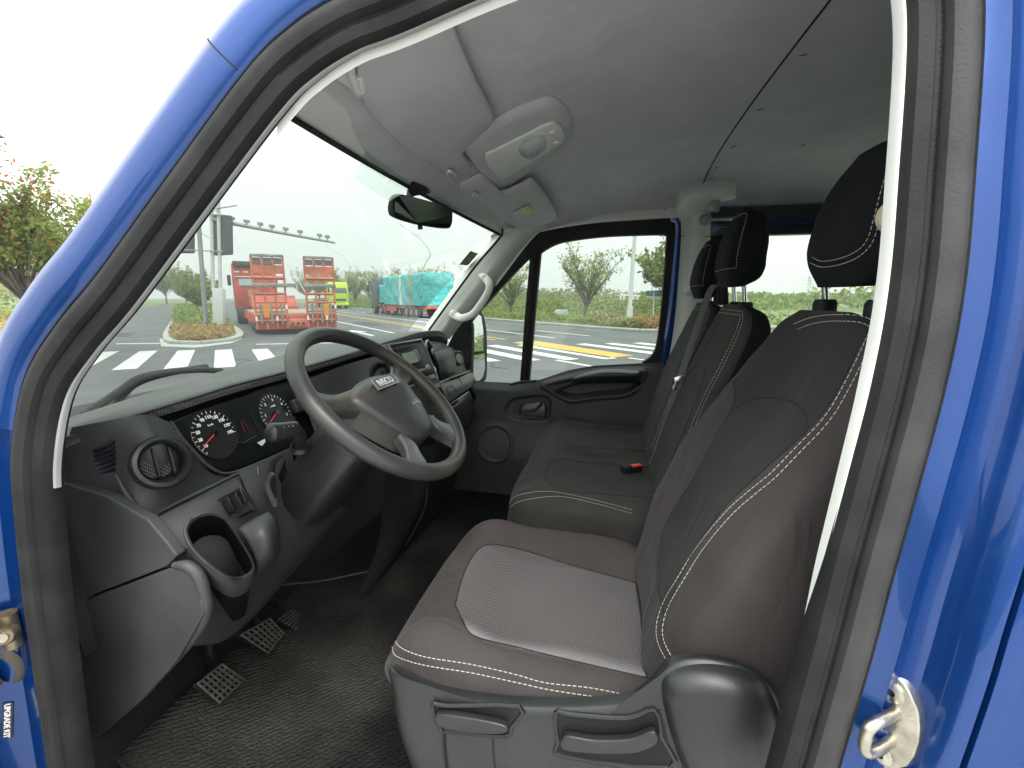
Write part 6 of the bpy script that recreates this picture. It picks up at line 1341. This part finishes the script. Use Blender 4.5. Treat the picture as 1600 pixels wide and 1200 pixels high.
# ---- low-bed trailer with red tractor, seen from behind
tr = ST(21.8, 1.95); LB = empty('low_bed_trailer', tr, 'orange low-bed trailer with two raised loading ramps stopped ahead', 'trailer'); T = frame_at(tr, RA)
obox(T, RA, (4.6, 0, .82), (9.2, 3.3, .14)).build('deck_frame', RED, LB, bevel=.02)
for k in range(22): obox(T, RA, (.35+k*.41, 0, .905), (.39, 3.2, .05)).build('deck_plank', WOOD, LB)
for s in (-1, 1): obox(T, RA, (4.6, s*1.63, .72), (9.2, .10, .32)).build('side_beam', RED, LB, bevel=.02)
for k in range(9):
    for s in (-1, 1): obox(T, RA, (.8+k*.95, s*1.695, .70), (.08, .05, .42)).build('side_bracket', ORG, LB)
obox(T, RA, (-.02, 0, .56), (.12, 3.3, .64)).build('rear_panel', RED, LB, bevel=.03)
obox(T, RA, (-.10, 0, .52), (.05, .95, .34)).build('plate_carrier', ORG, LB, bevel=.05)
for k in range(3): MB().lathe([(.0001, 0), (.055, 0), (.06, .02)], T(-.13, (k-1)*.22, .48), V((-math.cos(RA), -math.sin(RA), 0)), 12).build('tail_lamp', DKM, LB)
for k in range(4):
    for s in (-1, 1): wheel(T, RA, 1.4+k*.92, s*1.36, .40, .5, LB, s)
gn = MB().ext([T(9.0, -1.25, .7), T(9.0, -1.25, 1.1), T(10.2, -1.25, 1.75), T(13.2, -1.25, 1.75), T(13.2, -1.25, 1.5), T(10.4, -1.25, 1.45), T(9.6, -1.25, .75)], T(0, 2.5, 0)-T(0, 0, 0)).build('gooseneck', RED, LB, bevel=.03)
for y0 in (1.02, -1.02):                       # each ramp: stringers, crossbars, plates, springs
    tilt = .06
    def RP(y, z): return T(-.12-(z-.4)*tilt, y0+y, z)
    hw, top = .60, 3.38
    for k in range(4): MB().tube([RP(lerp(-hw, hw, k/3), .28), RP(lerp(-hw, hw, k/3), top)], .055, 4).build('ramp_stringer', ORG, LB)
    for z, h_ in ((.62, .1), (1.02, .06), (1.42, .06), (1.78, .08), (2.45, .12)): MB().tube([RP(-hw, z), RP(hw, z)], h_*.7, 4).build('ramp_crossbar', ORG if z != 2.05 else STEEL, LB)
    MB().ext([RP(-hw-.06, 2.06), RP(hw+.06, 2.06), RP(hw+.06, 2.22), RP(-hw-.06, 2.22)], T(-.12, 0, 0)-T(0, 0, 0)).build('ramp_hinge', STEEL, LB, bevel=.02)
    MB().ext([RP(-hw, 2.62), RP(hw, 2.62), RP(hw, 2.98), RP(-hw, 2.98)], T(.06, 0, 0)-T(0, 0, 0)).build('ramp_plate', ORG, LB)
    MB().ext([RP(-hw-.02, 3.30), RP(hw+.02, 3.30), RP(hw+.02, 3.42), RP(-hw-.02, 3.42)], T(-.1, 0, 0)-T(0, 0, 0)).build('ramp_tip', STEEL, LB, bevel=.02)
    for k in range(3):
        yc = lerp(-hw, hw, (k+.5)/3); MB().ext([RP(yc-.15, 3.02), RP(yc+.15, 3.02), RP(yc+.15, 3.27), RP(yc-.15, 3.27)], T(.05, 0, 0)-T(0, 0, 0)).build('ramp_tread', mat('tread_grey', (.16, .12, .10), .7) if 'tread_grey' not in bpy.data.materials else bpy.data.materials['tread_grey'], LB)
        MB().tube([RP(yc, .5)+V((-.05, -.05, 0)), RP(yc, 1.35)+V((-.05, -.05, 0))], .05, 8).build('lift_spring', STEEL, LB)
    for k in range(4):
        for q in range(1 if k in (1, 2) else 2): MB().box(RP(lerp(-hw, hw, k/3), .72+q*.5)+T(-.07, 0, 0)-T(0, 0, 0), (.03, .08, .18), Matrix.Rotation(RA, 3, 'Z')).build('reflector', REFL if (k+q) % 2 else RED, LB)
    yb = -.2 if y0 < 0 else .2
    MB().ext([RP(yb-.11, .75), RP(yb+.11, .75), RP(yb+.11, 1.35), RP(yb-.11, 1.35)], T(-.14, 0, 0)-T(-.1, 0, 0)).build('warning_board', AMB, LB)
tc_ = T(9.8, .75, 0); TT = empty('red_tractor_lorry', tc_, 'red lorry cab pulling the low-bed trailer', 'lorry'); T2 = frame_at(tc_, RA)
cab(T2, RA, None, 2.6, 2.3, 2.5, .8, 3.85, RED, TT)
obox(T2, RA, (2.7, 0, 3.75), (.6, 2.4, .35)).build('roof_deflector', DKM, TT, bevel=.06)
obox(T2, RA, (2.0, 0, .85), (5.0, .9, .25)).build('chassis', DKM, TT)
obox(T2, RA, (2.57, .55, 2.6), (.04, .8, .42)).build('rear_window', mat('pale_glass', (.35, .5, .5), .15), TT)
for k in range(5): obox(T2, RA, (2.57, -1.0+k*.5, 3.25), (.03, .28, .07)).build('marker_strip', REFL, TT)
obox(T2, RA, (2.57, 0, 2.95), (.03, 2.3, .05)).build('marker_strip', REFL, TT)
for x in (.6, 1.95, 4.3):
    for s in (-1, 1): wheel(T2, RA, x, s*1.0, .5, .5 if x < 3 else .32, TT, s)
MB().lathe([(.25, -.5), (.32, -.5), (.32, .5), (.25, .5)], T2(1.9, .2, 1.6), V((0, 0, 1)), 18).build('air_tank', WOOD, TT)
# ---- dark lorry with a load under turquoise sheeting, coming the other way
d0 = ST(47.6, 13.6); DL = empty('covered_lorry', d0, 'dark lorry carrying a tall load under turquoise sheeting', 'lorry'); A2 = RA; T3 = frame_at(d0, A2)
DKB = mat('lorry_dark', (.05, .07, .095), .45, var=.2); TEAL = mat('turquoise_sheet', (.03, .36, .36), .7, col2=(.10, .50, .48), vscale=1.2, bump=1, bscale=2.5, bdist=.15, vdetail=6)
cab(T3, A2, None, -2.2, 2.3, 2.5, .7, 3.55, DKB, DL)
obox(T3, A2, (-8.2, 0, .85), (13, 2.3, .22)).build('bed', RED, DL, bevel=.02)
obox(T3, A2, (-5.8, -1.18, .62), (3.8, .06, .42)).build('side_guard', mat('guard_red', (.45, .10, .06), .6), DL); obox(T3, A2, (-5.8, 1.18, .62), (3.8, .06, .42)).build('side_guard', bpy.data.materials['guard_red'], DL)
rs_ = random.Random(4)
def tarp(x0, x1, h0, h1, hw, name, m):
    nx, nz_ = 40, 14; vs = []; prof = []
    for k in range(nz_): prof.append((-hw, lerp(h0, h1, k/(nz_-1))))
    for k in range(8): prof.append((lerp(-hw, hw, (k+.5)/8), h1+.06))
    for k in range(nz_): prof.append((hw, lerp(h1, h0, k/(nz_-1))))
    for i in range(nx):
        x = lerp(x0, x1, i/(nx-1))
        for y, z in prof:
            d = .05*math.sin(x*5+z*2)*math.sin(z*6+x*2)+rs_.uniform(-.03, .03); vs.append(T3(x, y+d*(1 if y > 0 else -1), z+(d*.6 if z > h1-.01 else 0)))
    np_ = len(prof); o = mk(name, vs, grid_faces(nx, np_)+[tuple(range(np_-1, -1, -1)), tuple((nx-1)*np_+k for k in range(np_))], m, DL, sharp=0); return o
tarp(-4.6, -14.6, 1.0, 3.45, 1.27, 'sheeted_load', TEAL); tarp(-2.5, -4.55, 1.15, 2.75, 1.1, 'sheeted_front', TEAL)
for x, m in ((-9.2, REFL), (-11.6, AMB)): tarp(x, x-.28, 1.0, 3.46, 1.31, 'tie_band', mat('band_tan', (.5, .33, .2), .7) if x < -10 else REFL)
for k in range(6): MB().tube([T3(-5.4-k*.75, -1.34, 2.25), T3(-5.75-k*.75, -1.34, 2.28)], .06, 5).build('rope_knot', DKM, DL)
for x in (-.8, -3.2, -4.5, -10.4, -11.6, -12.8):
    for s in (-1, 1): wheel(T3, A2, x, s*1.02, .5, .4, DL, s)
# ---- lime lorry facing us and its flat trailer
g0_ = ST(73.5, 14.2); GL = empty('lime_lorry', g0_, 'lime green flat-fronted lorry facing down the road', 'lorry'); A3 = RA+math.pi; T4 = frame_at(g0_, A3)
LIME = mat('lime_paint', (.42, .62, .02), .45, var=.08)
cab(T4, A3, None, 0, 2.3, 2.6, .55, 3.9, LIME, GL)
obox(T4, A3, (-5.5, 0, 1.15), (11.5, 2.4, .2)).build('flat_bed', DKM, GL, bevel=.02)
for x in (1.3, -3, -4.3, -8, -9.3):
    for s in (-1, 1): wheel(T4, A3, x, s*1.05, .5, .4, GL, s)
# ================================================================ wipers on the outside of the windscreen
def wiper(label, blade, arm):
    q = [WSP(u, v, -.022) for u, v in blade]; r = empty('windscreen_wiper', q[0], label, 'wiper', 'windscreen wipers')
    MB().tube(q, .010, 8, sm=5).build('wiper_blade', M['dashd'], r); a = [WSP(u, v, -.045) for u, v in arm]
    MB().tube(a, .010, 8, sm=5).build('wiper_arm', M['dashd'], r)
    MB().box(a[-1].lerp(q[len(q)//2], .3), (.04, .02, .02)).build('blade_clip', M['dashd'], r, bevel=.004)
wiper('black wiper arm crossing the lower left of the windscreen', [(131, 648), (165, 626), (190, 609), (215, 592), (250, 583), (300, 578), (345, 579)], [(182, 634), (197, 612), (219, 596), (262, 583), (322, 573)])
# ================================================================ damp air: far things pale
b = MB().box((150, 0, 60), (1500, 1500, 124))
hz = b.build('haze', None, None, smooth=False) if False else None
hm = bpy.data.materials.new('damp_air'); hm.use_nodes = True; t = hm.node_tree; t.nodes.clear(); o_ = t.nodes.new('ShaderNodeOutputMaterial'); pvn = t.nodes.new('ShaderNodeVolumePrincipled')
pvn.inputs['Color'].default_value = (.93, .95, .95, 1); pvn.inputs['Density'].default_value = .0010; pvn.inputs['Anisotropy'].default_value = .2
t.links.new(pvn.outputs[0], o_.inputs['Volume'])
hz = MB().box((0, 0, 45), (1900, 1900, 92)).build('haze', hm, None, smooth=False); tag(hz, 'thin pale haze over the far trees', 'haze', kind='stuff')
